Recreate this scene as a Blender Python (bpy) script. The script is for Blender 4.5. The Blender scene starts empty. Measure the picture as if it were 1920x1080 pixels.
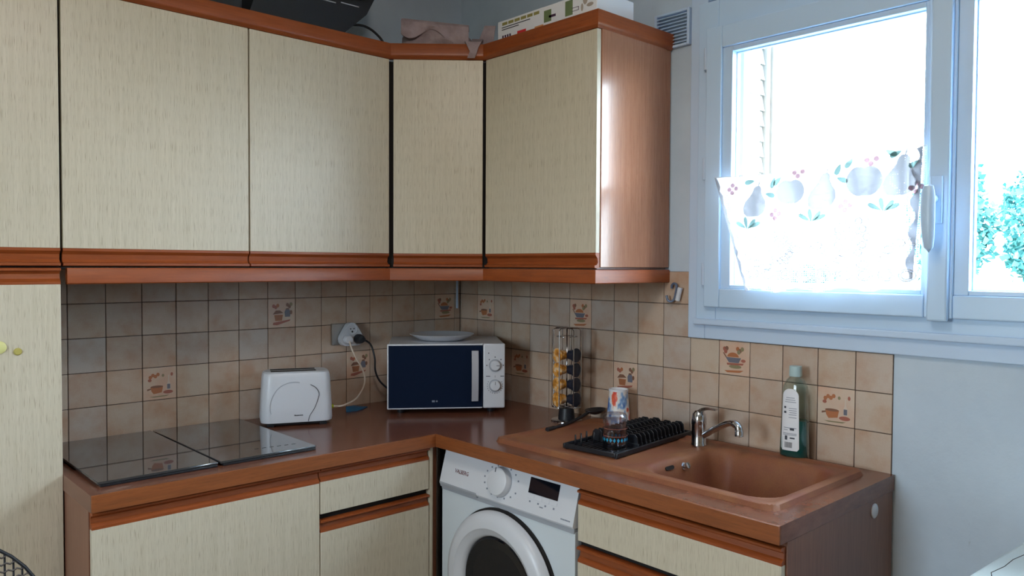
import bpy, bmesh, math, random
from mathutils import Vector, Matrix
random.seed(7)
S = bpy.context.scene
COL = S.collection
PI = math.pi

# ------------------------------------------------------------------ camera
cam_data = bpy.data.cameras.new('camera')
cam_data.sensor_width = 36.0
cam_data.lens = 1452.95 / 1920 * 36.0
cam_data.clip_end = 1000
cam_data.clip_start = 0.02
cam = bpy.data.objects.new('camera', cam_data)
COL.objects.link(cam)
yaw, pitch, roll = -0.74789, -0.02926, 0.00492
cy_, sy_, cp_, sp_ = math.cos(yaw), math.sin(yaw), math.cos(pitch), math.sin(pitch)
fwd = Vector((-sy_ * cp_, cy_ * cp_, sp_))
rgt = Vector((cy_, sy_, 0))
upv = rgt.cross(fwd)
r2 = math.cos(roll) * rgt + math.sin(roll) * upv
u2 = -math.sin(roll) * rgt + math.cos(roll) * upv
M = Matrix((r2, u2, -fwd)).transposed().to_4x4()
M.translation = Vector((-2.15561, -2.65956, 1.42567))
cam.matrix_world = M
S.camera = cam

# ------------------------------------------------------------------ view, world, lights
S.view_settings.view_transform = 'Standard'
S.view_settings.look = 'None'
S.view_settings.gamma = 1.0
S.view_settings.use_curve_mapping = False
S.view_settings.exposure = 1.43
S.cycles.max_bounces = 10
S.cycles.diffuse_bounces = 6
S.cycles.transparent_max_bounces = 16
S.cycles.caustics_reflective = False
S.cycles.caustics_refractive = False
S.cycles.sample_clamp_indirect = 8.0

world = bpy.data.worlds.new('overcast_sky')
S.world = world
world.use_nodes = True
wn, wl = world.node_tree.nodes, world.node_tree.links
bg = wn['Background']
wtc = wn.new('ShaderNodeTexCoord')
wsep = wn.new('ShaderNodeSeparateXYZ')
wramp = wn.new('ShaderNodeValToRGB')
wl.new(wtc.outputs['Generated'], wsep.inputs[0])
wl.new(wsep.outputs['Z'], wramp.inputs[0])
wramp.color_ramp.elements[0].position = 0.0
wramp.color_ramp.elements[0].color = (0.78, 0.89, 1.0, 1)
wramp.color_ramp.elements[1].position = 0.8
wramp.color_ramp.elements[1].color = (0.70, 0.84, 1.0, 1)
wl.new(wramp.outputs[0], bg.inputs['Color'])
bg.inputs['Strength'].default_value = 11.0


def area_light(name, loc, target, sx, sy, power, color=(1, 1, 1), portal=False):
    d = bpy.data.lights.new(name, 'AREA')
    d.shape = 'RECTANGLE'
    d.size, d.size_y = sx, sy
    d.energy = power
    d.color = color
    o = bpy.data.objects.new(name, d)
    COL.objects.link(o)
    o.location = loc
    v = Vector(target) - Vector(loc)
    o.rotation_euler = v.to_track_quat('-Z', 'Y').to_euler()
    if portal:
        d.cycles.is_portal = True
    return o


area_light('window_portal', (0.09, -1.96, 1.73), (-1, -1.96, 1.73), 1.38, 0.86, 1, portal=True)
fill_point = bpy.data.lights.new('unseen_fill_light', 'POINT')  # added point light out of view, fills the room
fill_point.energy = 7.5
fill_point.shadow_soft_size = 0.14
fill_point.color = (1.0, 0.90, 0.82)
fill_point_o = bpy.data.objects.new('unseen_fill_light', fill_point)
COL.objects.link(fill_point_o)
fill_point_o.location = (-1.55, -1.9, 2.42)
area_light('fill_window_portal', (-3.45, -1.6, 1.55), (0, -1.6, 1.55), 0.6, 1.1, 1, portal=True)  # portal of the added, unseen fill window


# ------------------------------------------------------------------ materials
def lin(c):
    c = c / 255.0
    return c / 12.92 if c <= 0.04045 else ((c + 0.055) / 1.055) ** 2.4


def rgb(r, g, b):
    return (lin(r), lin(g), lin(b), 1.0)


def pmat(name, col, rough=0.5, metal=0.0, spec=0.5, coat=0.0):
    m = bpy.data.materials.new(name)
    m.use_nodes = True
    p = m.node_tree.nodes['Principled BSDF']
    p.inputs['Base Color'].default_value = col
    p.inputs['Roughness'].default_value = rough
    p.inputs['Metallic'].default_value = metal
    p.inputs['Specular IOR Level'].default_value = spec
    p.inputs['Coat Weight'].default_value = coat
    return m


def nodes(m):
    return m.node_tree.nodes, m.node_tree.links, m.node_tree.nodes['Principled BSDF']


def tex_coord(m, scale, kind='Object', rand=False):
    n, l, p = nodes(m)
    tc = n.new('ShaderNodeTexCoord')
    mp = n.new('ShaderNodeMapping')
    mp.inputs['Scale'].default_value = scale
    l.new(tc.outputs[kind], mp.inputs['Vector'])
    if rand:
        oi = n.new('ShaderNodeObjectInfo')
        mul = n.new('ShaderNodeMath')
        mul.operation = 'MULTIPLY'
        mul.inputs[1].default_value = 57.0
        l.new(oi.outputs['Random'], mul.inputs[0])
        cmb = n.new('ShaderNodeCombineXYZ')
        for k in range(3):
            l.new(mul.outputs[0], cmb.inputs[k])
        l.new(cmb.outputs[0], mp.inputs['Location'])
    return mp.outputs[0]


def noise(m, vec, scale=1.0, detail=3.0, rough=0.55):
    n, l, p = nodes(m)
    t = n.new('ShaderNodeTexNoise')
    t.inputs['Scale'].default_value = scale
    t.inputs['Detail'].default_value = detail
    t.inputs['Roughness'].default_value = rough
    l.new(vec, t.inputs['Vector'])
    return t.outputs['Fac']


def ramp(m, fac, stops):
    n, l, p = nodes(m)
    r = n.new('ShaderNodeValToRGB')
    el = r.color_ramp.elements
    while len(el) < len(stops):
        el.new(0.5)
    for e, (pos, c) in zip(el, stops):
        e.position = pos
        e.color = c
    l.new(fac, r.inputs[0])
    return r.outputs[0]


def mix(m, a, b, fac=1.0, mode='MULTIPLY'):
    n, l, p = nodes(m)
    x = n.new('ShaderNodeMix')
    x.data_type = 'RGBA'
    x.blend_type = mode
    if hasattr(fac, 'links'):
        l.new(fac, x.inputs[0])
    else:
        x.inputs[0].default_value = fac
    for v, s in ((a, x.inputs[6]), (b, x.inputs[7])):
        if hasattr(v, 'links'):
            l.new(v, s)
        else:
            s.default_value = v
    return x.outputs[2]


def bump(m, fac, strength=0.2, dist=0.001):
    n, l, p = nodes(m)
    b = n.new('ShaderNodeBump')
    b.inputs['Strength'].default_value = strength
    b.inputs['Distance'].default_value = dist
    l.new(fac, b.inputs['Height'])
    l.new(b.outputs[0], p.inputs['Normal'])


def setcol(m, out):
    n, l, p = nodes(m)
    l.new(out, p.inputs['Base Color'])


G1, W1 = (0.0, 0.0, 0.0, 1), (1, 1, 1, 1)

# cream laminate with fine dark vertical dashes
CREAM = pmat('cream_streaked_laminate', rgb(214, 205, 172), 0.38, spec=0.45)
v = tex_coord(CREAM, (950, 950, 22))
f = noise(CREAM, v, 1.0, 2.0, 0.5)
dash = ramp(CREAM, f, [(0.0, W1), (0.58, W1), (0.68, (0.48, 0.42, 0.34, 1))])
v2 = tex_coord(CREAM, (160, 160, 4))
f2 = noise(CREAM, v2, 1.0, 3.0)
base = ramp(CREAM, f2, [(0.3, rgb(194, 184, 162)), (0.7, rgb(206, 196, 176))])
setcol(CREAM, mix(CREAM, base, dash, 0.8))
bump(CREAM, f, 0.08, 0.0004)


def wood(name, c1, c2, scale, rough, coat=0.0, pore=0.55):
    m = pmat(name, c1, rough, coat=coat)
    v = tex_coord(m, scale)
    f = noise(m, v, 1.0, 5.0, 0.6)
    b = ramp(m, f, [(0.28, c2), (0.62, c1)])
    v3 = tex_coord(m, tuple(k * 5 for k in scale))
    f3 = noise(m, v3, 1.0, 2.0)
    pores = ramp(m, f3, [(0.30, (0.62, 0.58, 0.55, 1)), (0.45, W1)])
    setcol(m, mix(m, b, pores, pore))
    bump(m, f3, 0.05, 0.0003)
    return m


RAILWOOD = wood('orange_varnished_wood', rgb(150, 74, 30), rgb(128, 61, 24), (8, 8, 130), 0.40)
EDGEWOOD = wood('worktop_edge_wood', rgb(142, 80, 42), rgb(122, 68, 36), (8, 8, 130), 0.36)
PANELWOOD = wood('brown_wood_veneer_upright', rgb(164, 112, 84), rgb(148, 98, 72), (130, 130, 6), 0.21, 0.1)
DARKPANEL = wood('dark_wood_veneer_upright', rgb(136, 92, 72), rgb(118, 77, 60), (130, 130, 6), 0.34)
TOPWOOD = wood('worktop_wood_laminate', rgb(122, 76, 58), rgb(102, 62, 48), (20, 20, 50), 0.20, pore=0.15)

SINK = pmat('brown_composite', rgb(158, 88, 50), 0.5, spec=0.3)
v = tex_coord(SINK, (9, 9, 9))
f = noise(SINK, v, 1.0, 4.0)
v2 = tex_coord(SINK, (320, 320, 320))
f2 = noise(SINK, v2, 1.0, 2.0)
sk = ramp(SINK, f, [(0.35, rgb(132, 78, 58)), (0.65, rgb(144, 94, 62))])
setcol(SINK, mix(SINK, sk, ramp(SINK, f2, [(0.3, (0.8, 0.8, 0.8, 1)), (0.6, W1)]), 0.7))

TILE = pmat('beige_glazed_tile', rgb(190, 165, 140), 0.36, spec=0.5)
n_, l_, p_ = nodes(TILE)
v = tex_coord(TILE, (16, 16, 16), rand=True)
f = noise(TILE, v, 1.0, 3.0)
oi = n_.new('ShaderNodeObjectInfo')
tb = ramp(TILE, oi.outputs['Random'], [(0.0, rgb(200, 183, 164)), (0.35, rgb(188, 168, 152)),
                                       (0.7, rgb(200, 178, 158)), (1.0, rgb(188, 176, 166))])
blot = ramp(TILE, f, [(0.40, W1), (0.78, rgb(238, 212, 192))])
v2 = tex_coord(TILE, (240, 240, 240))
f2 = noise(TILE, v2, 1.0, 2.0)
sp = ramp(TILE, f2, [(0.3, (0.92, 0.91, 0.90, 1)), (0.65, W1)])
setcol(TILE, mix(TILE, mix(TILE, tb, blot, 0.9), sp, 0.6))
vw = tex_coord(TILE, (22, 22, 22), rand=True)
bump(TILE, noise(TILE, vw, 1.0, 1.0), 0.05, 0.002)
DECOTILE = pmat('cream_glazed_tile', rgb(208, 176, 146), 0.28)
v = tex_coord(DECOTILE, (14, 14, 14), rand=True)
setcol(DECOTILE, ramp(DECOTILE, noise(DECOTILE, v), [(0.35, rgb(208, 188, 168)), (0.7, rgb(208, 170, 146))]))
GROUT = pmat('brown_grey_grout', rgb(96, 80, 70), 0.9)
v = tex_coord(GROUT, (60, 60, 60))
setcol(GROUT, ramp(GROUT, noise(GROUT, v), [(0.3, rgb(82, 66, 58)), (0.7, rgb(110, 94, 84))]))
MOT = [pmat('motif_orange', rgb(178, 112, 74), 0.3), pmat('motif_brown', rgb(132, 94, 76), 0.3),
       pmat('motif_blue', rgb(112, 112, 124), 0.3), pmat('motif_green', rgb(140, 130, 98), 0.3),
       pmat('motif_red', rgb(166, 100, 84), 0.3), pmat('motif_pale', rgb(208, 192, 176), 0.3)]

PAINT = pmat('veil_tinted_wall_paint', rgb(196, 206, 214), 0.85)  # blue veil of the window glare is put into this white paint
v = tex_coord(PAINT, (3.5, 3.5, 3.5))
f = noise(PAINT, v, 1.0, 5.0, 0.65)
pc = ramp(PAINT, f, [(0.25, rgb(182, 196, 210)), (0.75, rgb(198, 211, 223))])
v2 = tex_coord(PAINT, (14, 14, 6))
f2 = noise(PAINT, v2, 1.0, 6.0, 0.7)
setcol(PAINT, mix(PAINT, pc, ramp(PAINT, f2, [(0.27, (0.72, 0.72, 0.70, 1)), (0.34, W1)]), 0.8))
v3 = tex_coord(PAINT, (90, 90, 90))
bump(PAINT, noise(PAINT, v3), 0.25, 0.002)
CEIL = pmat('ceiling_paint', rgb(222, 222, 218), 0.9)
BEIGEPAINT = pmat('warm_beige_wall_paint', rgb(176, 154, 126), 0.9)
FLOOR = pmat('beige_floor_tile', rgb(168, 150, 130), 0.4)
v = tex_coord(FLOOR, (3, 3, 3))
setcol(FLOOR, ramp(FLOOR, noise(FLOOR, v, 1.0, 6.0), [(0.3, rgb(150, 132, 112)), (0.7, rgb(180, 164, 142))]))
PVC = pmat('white_window_plastic', rgb(190, 215, 240), 0.30, spec=0.5)  # white plastic, with blue from the window glare put into its colour
CASING = pmat('white_trim_paint', rgb(192, 212, 236), 0.5)  # white trim, tinted with the same blue glare


def glass(name, tint=(1, 1, 1, 1), gl=0.05, facing=True, rough=0.0):
    m = bpy.data.materials.new(name)
    m.use_nodes = True
    n, l = m.node_tree.nodes, m.node_tree.links
    n.remove(n['Principled BSDF'])
    t = n.new('ShaderNodeBsdfTransparent')
    t.inputs[0].default_value = tint
    g = n.new('ShaderNodeBsdfGlossy')
    g.inputs['Roughness'].default_value = rough
    mx = n.new('ShaderNodeMixShader')
    if facing:
        lw = n.new('ShaderNodeLayerWeight')
        lw.inputs[0].default_value = 0.35
        mt = n.new('ShaderNodeMath')
        mt.operation = 'MULTIPLY_ADD'
        mt.inputs[1].default_value = 0.55
        mt.inputs[2].default_value = gl
        l.new(lw.outputs['Facing'], mt.inputs[0])
        l.new(mt.outputs[0], mx.inputs[0])
    else:
        mx.inputs[0].default_value = gl
    l.new(t.outputs[0], mx.inputs[1])
    l.new(g.outputs[0], mx.inputs[2])
    l.new(mx.outputs[0], n['Material Output'].inputs[0])
    return m


PANE = glass('clear_window_glass', (0.96, 0.985, 0.98, 1), 0.04, False)
TUMBLER = glass('clear_tumbler_glass', (0.80, 0.80, 0.84, 1), 0.07)
CLEARPLASTIC = glass('clear_bottle_plastic', (0.80, 0.90, 0.90, 1), 0.03)
CHROME = pmat('chrome', rgb(200, 202, 208), 0.16, 1.0)
STEEL = pmat('brushed_steel', rgb(168, 164, 158), 0.32, 1.0)
SILVER = pmat('silver_plastic', rgb(186, 188, 196), 0.35, 0.3)
WHITEP = pmat('white_plastic', rgb(208, 210, 216), 0.35)
WHITEENAMEL = pmat('white_enamel', rgb(206, 214, 220), 0.28)
GREYP = pmat('grey_plastic', rgb(160, 164, 172), 0.4)
BLACKGLASS = pmat('black_glass', rgb(14, 18, 26), 0.05, spec=0.6)
HOBGLASS = pmat('dark_grey_hob_glass', rgb(58, 60, 62), 0.03, spec=1.0, coat=0.7)
NAVYDOOR = pmat('dark_navy_door_glass', rgb(22, 32, 52), 0.25, spec=0.03)
BLACKP = pmat('black_plastic', rgb(24, 26, 32), 0.42)
DARK = pmat('dark_cavity', rgb(20, 16, 15), 0.8)  # near-black that paints shade into door gaps, slots and holes
INK = pmat('dark_print', rgb(60, 62, 72), 0.6)
LIGHTINK = pmat('pale_grey_print', rgb(120, 126, 140), 0.6)
MAROON = pmat('maroon_print', rgb(104, 40, 44), 0.5)
CREAMCORD = pmat('cream_cord', rgb(212, 196, 180), 0.5)
LIME = pmat('lime_plastic', rgb(170, 180, 30), 0.45)
BLUEPAPER = pmat('blue_plastic_film', rgb(24, 96, 140), 0.45)
PORCELAIN = pmat('white_porcelain', rgb(206, 208, 214), 0.2)
YELLOW = pmat('yellow_magnet', rgb(214, 210, 140), 0.5)
OLIVE = pmat('olive_magnet', rgb(176, 164, 88), 0.5)
BAGCLOTH = pmat('mauve_grey_cloth', rgb(150, 132, 136), 0.85)
v = tex_coord(BAGCLOTH, (22, 22, 22))
f = noise(BAGCLOTH, v, 1.0, 4.0)
setcol(BAGCLOTH, ramp(BAGCLOTH, f, [(0.3, rgb(132, 114, 118)), (0.7, rgb(164, 146, 148))]))
bump(BAGCLOTH, f, 0.5, 0.01)
CARD = pmat('white_printed_card', rgb(226, 226, 230), 0.45)
PRINTRED = pmat('red_print', rgb(204, 44, 48), 0.45)
PRINTOLIVE = pmat('olive_print', rgb(150, 142, 84), 0.45)
PRINTGREEN = pmat('green_print', rgb(108, 124, 84), 0.45)
PRINTORANGE = pmat('orange_print', rgb(206, 142, 90), 0.45)
PRINTPURPLE = pmat('purple_print', rgb(72, 44, 76), 0.45)
PRINTFUR = pmat('pale_grey_brown_print', rgb(168, 156, 146), 0.45)
CUPMAT = pmat('red_white_blue_printed_paper', rgb(226, 222, 220), 0.4)
v = tex_coord(CUPMAT, (26, 26, 14))
f = noise(CUPMAT, v, 1.0, 3.0, 0.6)
setcol(CUPMAT, ramp(CUPMAT, f, [(0.34, rgb(70, 110, 178)), (0.42, rgb(150, 180, 214)), (0.47, rgb(232, 226, 222)),
                                (0.54, rgb(232, 226, 222)), (0.58, rgb(228, 110, 72)), (0.66, rgb(206, 46, 40))]))
ORANGEPOD = pmat('orange_foil_pod', rgb(214, 146, 60), 0.4)
v = tex_coord(ORANGEPOD, (55, 55, 55), rand=True)
setcol(ORANGEPOD, ramp(ORANGEPOD, noise(ORANGEPOD, v), [(0.30, rgb(150, 86, 30)), (0.5, rgb(226, 156, 60)), (0.63, rgb(232, 200, 160))]))
NAVYPOD = pmat('navy_pod', rgb(30, 38, 54), 0.35)
GREENLIQ = pmat('dark_green_soap', rgb(6, 74, 70), 0.12, spec=0.6)
CYANPRINT = pmat('cyan_print', rgb(40, 150, 190), 0.3)
CAPP = pmat('pale_teal_cap', rgb(172, 196, 198), 0.35)
TABLEW = pmat('white_cracked_paint', rgb(214, 226, 226), 0.4)
SHUTTER = pmat('white_shutter_paint', rgb(196, 186, 174), 0.5)
GROUND = pmat('pale_gravel', rgb(96, 102, 92), 0.9)
BARK = pmat('bark', rgb(96, 88, 80), 0.9)
LEAF = pmat('haze_tinted_leaves', rgb(92, 150, 130), 0.7)  # bluish cast of the haze is put into the green leaf colour
v = tex_coord(LEAF, (0.7, 0.7, 0.7))
setcol(LEAF, ramp(LEAF, noise(LEAF, v, 1.0, 5.0, 0.7), [(0.3, rgb(40, 116, 128)), (0.7, rgb(84, 150, 140))]))


def lace(name, col, alpha):
    m = bpy.data.materials.new(name)
    m.use_nodes = True
    n, l = m.node_tree.nodes, m.node_tree.links
    n.remove(n['Principled BSDF'])
    d = n.new('ShaderNodeBsdfDiffuse')
    t = n.new('ShaderNodeBsdfTranslucent')
    tr = n.new('ShaderNodeBsdfTransparent')
    d.inputs[0].default_value = col
    t.inputs[0].default_value = col
    a = n.new('ShaderNodeMixShader')
    a.inputs[0].default_value = 0.5
    l.new(d.outputs[0], a.inputs[1])
    l.new(t.outputs[0], a.inputs[2])
    b = n.new('ShaderNodeMixShader')
    tc = n.new('ShaderNodeTexCoord')
    mp = n.new('ShaderNodeMapping')
    mp.inputs['Scale'].default_value = (170, 170, 170)
    l.new(tc.outputs['Object'], mp.inputs[0])
    vo = n.new('ShaderNodeTexVoronoi')
    vo.inputs['Scale'].default_value = 1.0
    vo.inputs['Randomness'].default_value = 0.15
    l.new(mp.outputs[0], vo.inputs['Vector'])
    mm = n.new('ShaderNodeMath')
    mm.operation = 'LESS_THAN'
    mm.inputs[1].default_value = alpha
    l.new(vo.outputs['Distance'], mm.inputs[0])
    l.new(mm.outputs[0], b.inputs[0])
    l.new(a.outputs[0], b.inputs[1])
    l.new(tr.outputs[0], b.inputs[2])
    l.new(b.outputs[0], n['Material Output'].inputs[0])
    return m


LACE = lace('white_lace_net', (0.80, 0.83, 0.86, 1), 0.44)
LACEGREY = lace('dense_woven_lace', (0.29, 0.285, 0.305, 1), 0.06)
LACEGREEN = lace('green_woven_lace', (0.18, 0.28, 0.27, 1), 0.05)
LACEPINK = lace('pink_woven_lace', (0.36, 0.22, 0.25, 1), 0.05)
LACELINE = lace('lace_outline_thread', (0.80, 0.81, 0.85, 1), 0.0)


# ------------------------------------------------------------------ mesh helpers
class B:
    """collects shapes; mi is the current material slot"""

    def __init__(s):
        s.v, s.f, s.m, s.sm = [], [], [], []
        s.mi = 0
        s.T = None

    def add(s, vs, fs, smooth=False):
        o = len(s.v)
        for p in vs:
            p = Vector(p)
            s.v.append(s.T @ p if s.T else p)
        for f in fs:
            s.f.append([o + i for i in f])
            s.m.append(s.mi)
            s.sm.append(smooth)
        return s

    def box(s, x0, x1, y0, y1, z0, z1, bev=0.0):
        if x0 > x1: x0, x1 = x1, x0
        if y0 > y1: y0, y1 = y1, y0
        if z0 > z1: z0, z1 = z1, z0
        bev = min(bev, (x1 - x0) * .45, (y1 - y0) * .45, (z1 - z0) * .45)
        if bev <= 0:
            vs = [(x, y, z) for x in (x0, x1) for y in (y0, y1) for z in (z0, z1)]
            fs = [(0, 1, 3, 2), (4, 6, 7, 5), (0, 4, 5, 1), (2, 3, 7, 6), (0, 2, 6, 4), (1, 5, 7, 3)]
            return s.add(vs, fs)
        bm = bmesh.new()
        bmesh.ops.create_cube(bm, size=1.0)
        for q in bm.verts:
            q.co = Vector(((x0 + x1) / 2 + q.co.x * (x1 - x0), (y0 + y1) / 2 + q.co.y * (y1 - y0), (z0 + z1) / 2 + q.co.z * (z1 - z0)))
        bmesh.ops.bevel(bm, geom=list(bm.edges), offset=bev, segments=2, affect='EDGES', profile=0.5)
        bm.verts.index_update()
        bm.normal_update()
        cos = [q.co.copy() for q in bm.verts]
        s.add(cos, [[q.index for q in f.verts] for f in bm.faces if max(abs(c) for c in f.normal) < .999], True)
        s.add(cos, [[q.index for q in f.verts] for f in bm.faces if max(abs(c) for c in f.normal) >= .999], False)
        bm.free()
        return s

    def prism(s, poly, a0, a1, axis='z', smooth=False):
        """poly: 2D points; extruded along axis from a0 to a1"""
        def P(p, a):
            if axis == 'z': return (p[0], p[1], a)
            if axis == 'x': return (a, p[0], p[1])
            return (p[0], a, p[1])
        n = len(poly)
        vs = [P(p, a0) for p in poly] + [P(p, a1) for p in poly]
        fs = [(i, (i + 1) % n, n + (i + 1) % n, n + i) for i in range(n)]
        s.add(vs, fs, smooth)
        s.add(vs, [list(range(n))[::-1], list(range(n, 2 * n))], False)
        return s

    def tube(s, path, r, seg=10, caps=True):
        path = [Vector(p) for p in path]
        n = len(path)
        rs = r if isinstance(r, (list, tuple)) else [r] * n
        rings = []
        ref = None
        for i, p in enumerate(path):
            t = (path[min(i + 1, n - 1)] - path[max(i - 1, 0)]).normalized()
            if ref is None:
                ref = Vector((0, 0, 1)) if abs(t.z) < 0.9 else Vector((1, 0, 0))
            a = (ref - t * ref.dot(t)).normalized()
            b = t.cross(a)
            ref = a
            rings.append([p + rs[i] * (math.cos(2 * PI * k / seg) * a + math.sin(2 * PI * k / seg) * b) for k in range(seg)])
        vs = [q for ring in rings for q in ring]
        fs = []
        for i in range(n - 1):
            for k in range(seg):
                fs.append((i * seg + k, i * seg + (k + 1) % seg, (i + 1) * seg + (k + 1) % seg, (i + 1) * seg + k))
        s.add(vs, fs, True)
        if caps:
            s.add(rings[0], [list(range(seg))[::-1]])
            s.add(rings[-1], [list(range(seg))])
        return s

    def lathe(s, prof, seg=32, axis='z', c=(0, 0, 0), smooth=True, caps=True):
        """prof: (radius, height) points"""
        vs, fs = [], []
        for r, h in prof:
            for k in range(seg):
                a = 2 * PI * k / seg
                x, y = r * math.cos(a), r * math.sin(a)
                if axis == 'z': q = (c[0] + x, c[1] + y, c[2] + h)
                elif axis == 'y': q = (c[0] + x, c[1] + h, c[2] + y)
                else: q = (c[0] + h, c[1] + x, c[2] + y)
                vs.append(q)
        for i in range(len(prof) - 1):
            for k in range(seg):
                fs.append((i * seg + k, i * seg + (k + 1) % seg, (i + 1) * seg + (k + 1) % seg, (i + 1) * seg + k))
        s.add(vs, fs, smooth)
        for i, rev in ((0, True), (len(prof) - 1, False)):
            if caps and prof[i][0] > 1e-6:
                ring = vs[i * seg:(i + 1) * seg]
                s.add(ring, [list(range(seg))[::-1] if rev else list(range(seg))])
        return s

    def disc(s, c, r, axis='y', seg=24, ry=None):
        ry = ry or r
        vs = []
        for k in range(seg):
            a = 2 * PI * k / seg
            u, w = r * math.cos(a), ry * math.sin(a)
            vs.append((c[0] + u, c[1], c[2] + w) if axis == 'y' else ((c[0] + u, c[1] + w, c[2]) if axis == 'z' else (c[0], c[1] + u, c[2] + w)))
        return s.add(vs, [list(range(seg))])


def mesh_of(b, name, mats):
    me = bpy.data.meshes.new(name)
    me.from_pydata([tuple(q) for q in b.v], [], b.f)
    for m in (mats if isinstance(mats, (list, tuple)) else [mats]):
        me.materials.append(m)
    me.polygons.foreach_set('material_index', b.m)
    me.polygons.foreach_set('use_smooth', b.sm)
    bm = bmesh.new()
    bm.from_mesh(me)
    bmesh.ops.remove_doubles(bm, verts=bm.verts, dist=1e-6)
    bmesh.ops.recalc_face_normals(bm, faces=bm.faces)
    bm.to_mesh(me)
    bm.free()
    try:
        me.set_sharp_from_angle(angle=math.radians(38))
        if len(me.polygons) == len(b.sm):
            me.polygons.foreach_set('use_smooth', b.sm)
    except Exception:
        pass
    me.update()
    return me


WM = {}


def link(o, parent=None):
    COL.objects.link(o)
    if parent is not None:
        o.parent = parent
    return o


def thing(name, label, cat, loc=(0, 0, 0), rotz=0.0, group=None):
    o = bpy.data.objects.new(name, None)
    o.empty_display_size = 0.05
    o.location = loc
    o.rotation_euler = (0, 0, rotz)
    o['label'] = label
    o['category'] = cat
    if group: o['group'] = group
    link(o)
    WM[o.name] = Matrix.Translation(loc) @ Matrix.Rotation(rotz, 4, 'Z')
    return o


def part(name, b, mats, parent=None, world=False, label=None, kind=None):
    """world=True: the shape was drawn in room coordinates, so it is moved into its thing's frame"""
    if world and parent is not None:
        inv = wm(parent).inverted()
        b.v = [inv @ q for q in b.v]
    o = bpy.data.objects.new(name, mesh_of(b, name, mats))
    if label: o['label'] = label
    if kind: o['kind'] = kind
    link(o, parent)
    WM[o.name] = wm(parent) if parent is not None else Matrix()
    return o


def wm(o):
    return WM.get(o.name, Matrix())


def solo(name, b, mats, label, cat, group=None, kind=None):
    o = part(name, b, mats)
    o['label'] = label
    o['category'] = cat
    if group: o['group'] = group
    if kind: o['kind'] = kind
    return o


def struct(name, b, mats, parent=None):
    o = part(name, b, mats, parent)
    if parent is None: o['kind'] = 'structure'
    return o


def text(name, body, size, mat, parent, matrix, align='LEFT', extrude=0.0003, world=False, xs=1.0):
    cu = bpy.data.curves.new('text_tmp', 'FONT')
    cu.body = body
    cu.size = size
    cu.extrude = extrude
    cu.resolution_u = 2
    cu.align_x = align
    tmp = bpy.data.objects.new('text_tmp', cu)
    COL.objects.link(tmp)
    dg = bpy.context.evaluated_depsgraph_get()
    me = bpy.data.meshes.new_from_object(tmp.evaluated_get(dg))
    bpy.data.objects.remove(tmp)
    me.transform(matrix @ Matrix.Scale(xs, 4, (1, 0, 0)))
    me.materials.clear()
    me.materials.append(mat)
    o = bpy.data.objects.new(name, me)
    link(o, parent)
    return o


def frame_matrix(origin, xdir, ydir):
    x = Vector(xdir).normalized()
    y = Vector(ydir).normalized()
    z = x.cross(y)
    m = Matrix((x, y, z)).transposed().to_4x4()
    m.translation = Vector(origin)
    return m


def ring_box(b, y0, y1, z0, z1, iy0, iy1, iz0, iz1, x0, x1, bev=0.0):
    b.box(x0, x1, y0, iy0, z0, z1, bev)
    b.box(x0, x1, iy1, y1, z0, z1, bev)
    b.box(x0, x1, iy0, iy1, z0, iz0, bev)
    b.box(x0, x1, iy0, iy1, iz1, z1, bev)


def sweep(path, prof):
    """mitred moulding along a 2D path (outside on the right-hand side), one B per straight piece"""
    path = [Vector(p) for p in path]
    n = len(path)
    dirs = [(path[i + 1] - path[i]).normalized() for i in range(n - 1)]
    nor = [Vector((d.y, -d.x)) for d in dirs]
    mit = []
    for i in range(n):
        if i == 0: mit.append(nor[0])
        elif i == n - 1: mit.append(nor[-1])
        else:
            h = (nor[i - 1] + nor[i]).normalized()
            mit.append(h / h.dot(nor[i]))
    out = []
    for i in range(n - 1):
        b = B()
        k = len(prof)
        vs = []
        for j in (i, i + 1):
            for o, z in prof:
                p = path[j] + mit[j] * o
                vs.append((p.x, p.y, z))
        fs = [(a, (a + 1) % k, k + (a + 1) % k, k + a) for a in range(k)]
        b.add(vs, fs, True)
        b.add(vs, [list(range(k))[::-1], list(range(k, 2 * k))])
        out.append(b)
    return out


def bez(pts, n=10):
    """smooth path through the points (Catmull-Rom)"""
    P = [Vector(p) for p in pts]
    P = [2 * P[0] - P[1]] + P + [2 * P[-1] - P[-2]]
    out = []
    for i in range(1, len(P) - 2):
        for k in range(n):
            s = k / n
            a, b_, c, d = P[i - 1], P[i], P[i + 1], P[i + 2]
            out.append(.5 * ((2 * b_) + (c - a) * s + (2 * a - 5 * b_ + 4 * c - d) * s * s + (3 * b_ - a - 3 * c + d) * s ** 3))
    out.append(P[-2])
    return out


# ------------------------------------------------------------------ the room
Y1W, Y2W, Z1W, Z2W = -1.262, -2.655, 1.262, 2.262      # window hole
b = B().box(-3.6, 0.3, -4.6, 0.2, -0.12, 0.0)
struct('floor', b, FLOOR)
b = B().box(-3.6, 0.3, -4.6, 0.2, 2.60, 2.7)
struct('ceiling', b, CEIL)
b = B().box(-3.6, 0.3, 0.006, 0.2, 0.0, 2.6)
wall_back = struct('wall_back', b, PAINT)
b = B().box(0.006, 0.28, Y1W, 0.006, 0, 2.6).box(0.006, 0.28, -4.6, Y2W, 0, 2.6)
b.box(0.006, 0.28, Y2W, Y1W, 0, Z1W).box(0.006, 0.28, Y2W, Y1W, Z2W, 2.6)
wall_right = struct('wall_right', b, PAINT)
b = B().box(-3.6, -3.42, -1.3, 0.006, 0, 2.6).box(-3.6, -3.42, -4.6, -1.9, 0, 2.6)
b.box(-3.6, -3.42, -1.9, -1.3, 0, 1.0).box(-3.6, -3.42, -1.9, -1.3, 2.1, 2.6)
struct('wall_left', b, BEIGEPAINT)
b = B()
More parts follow.
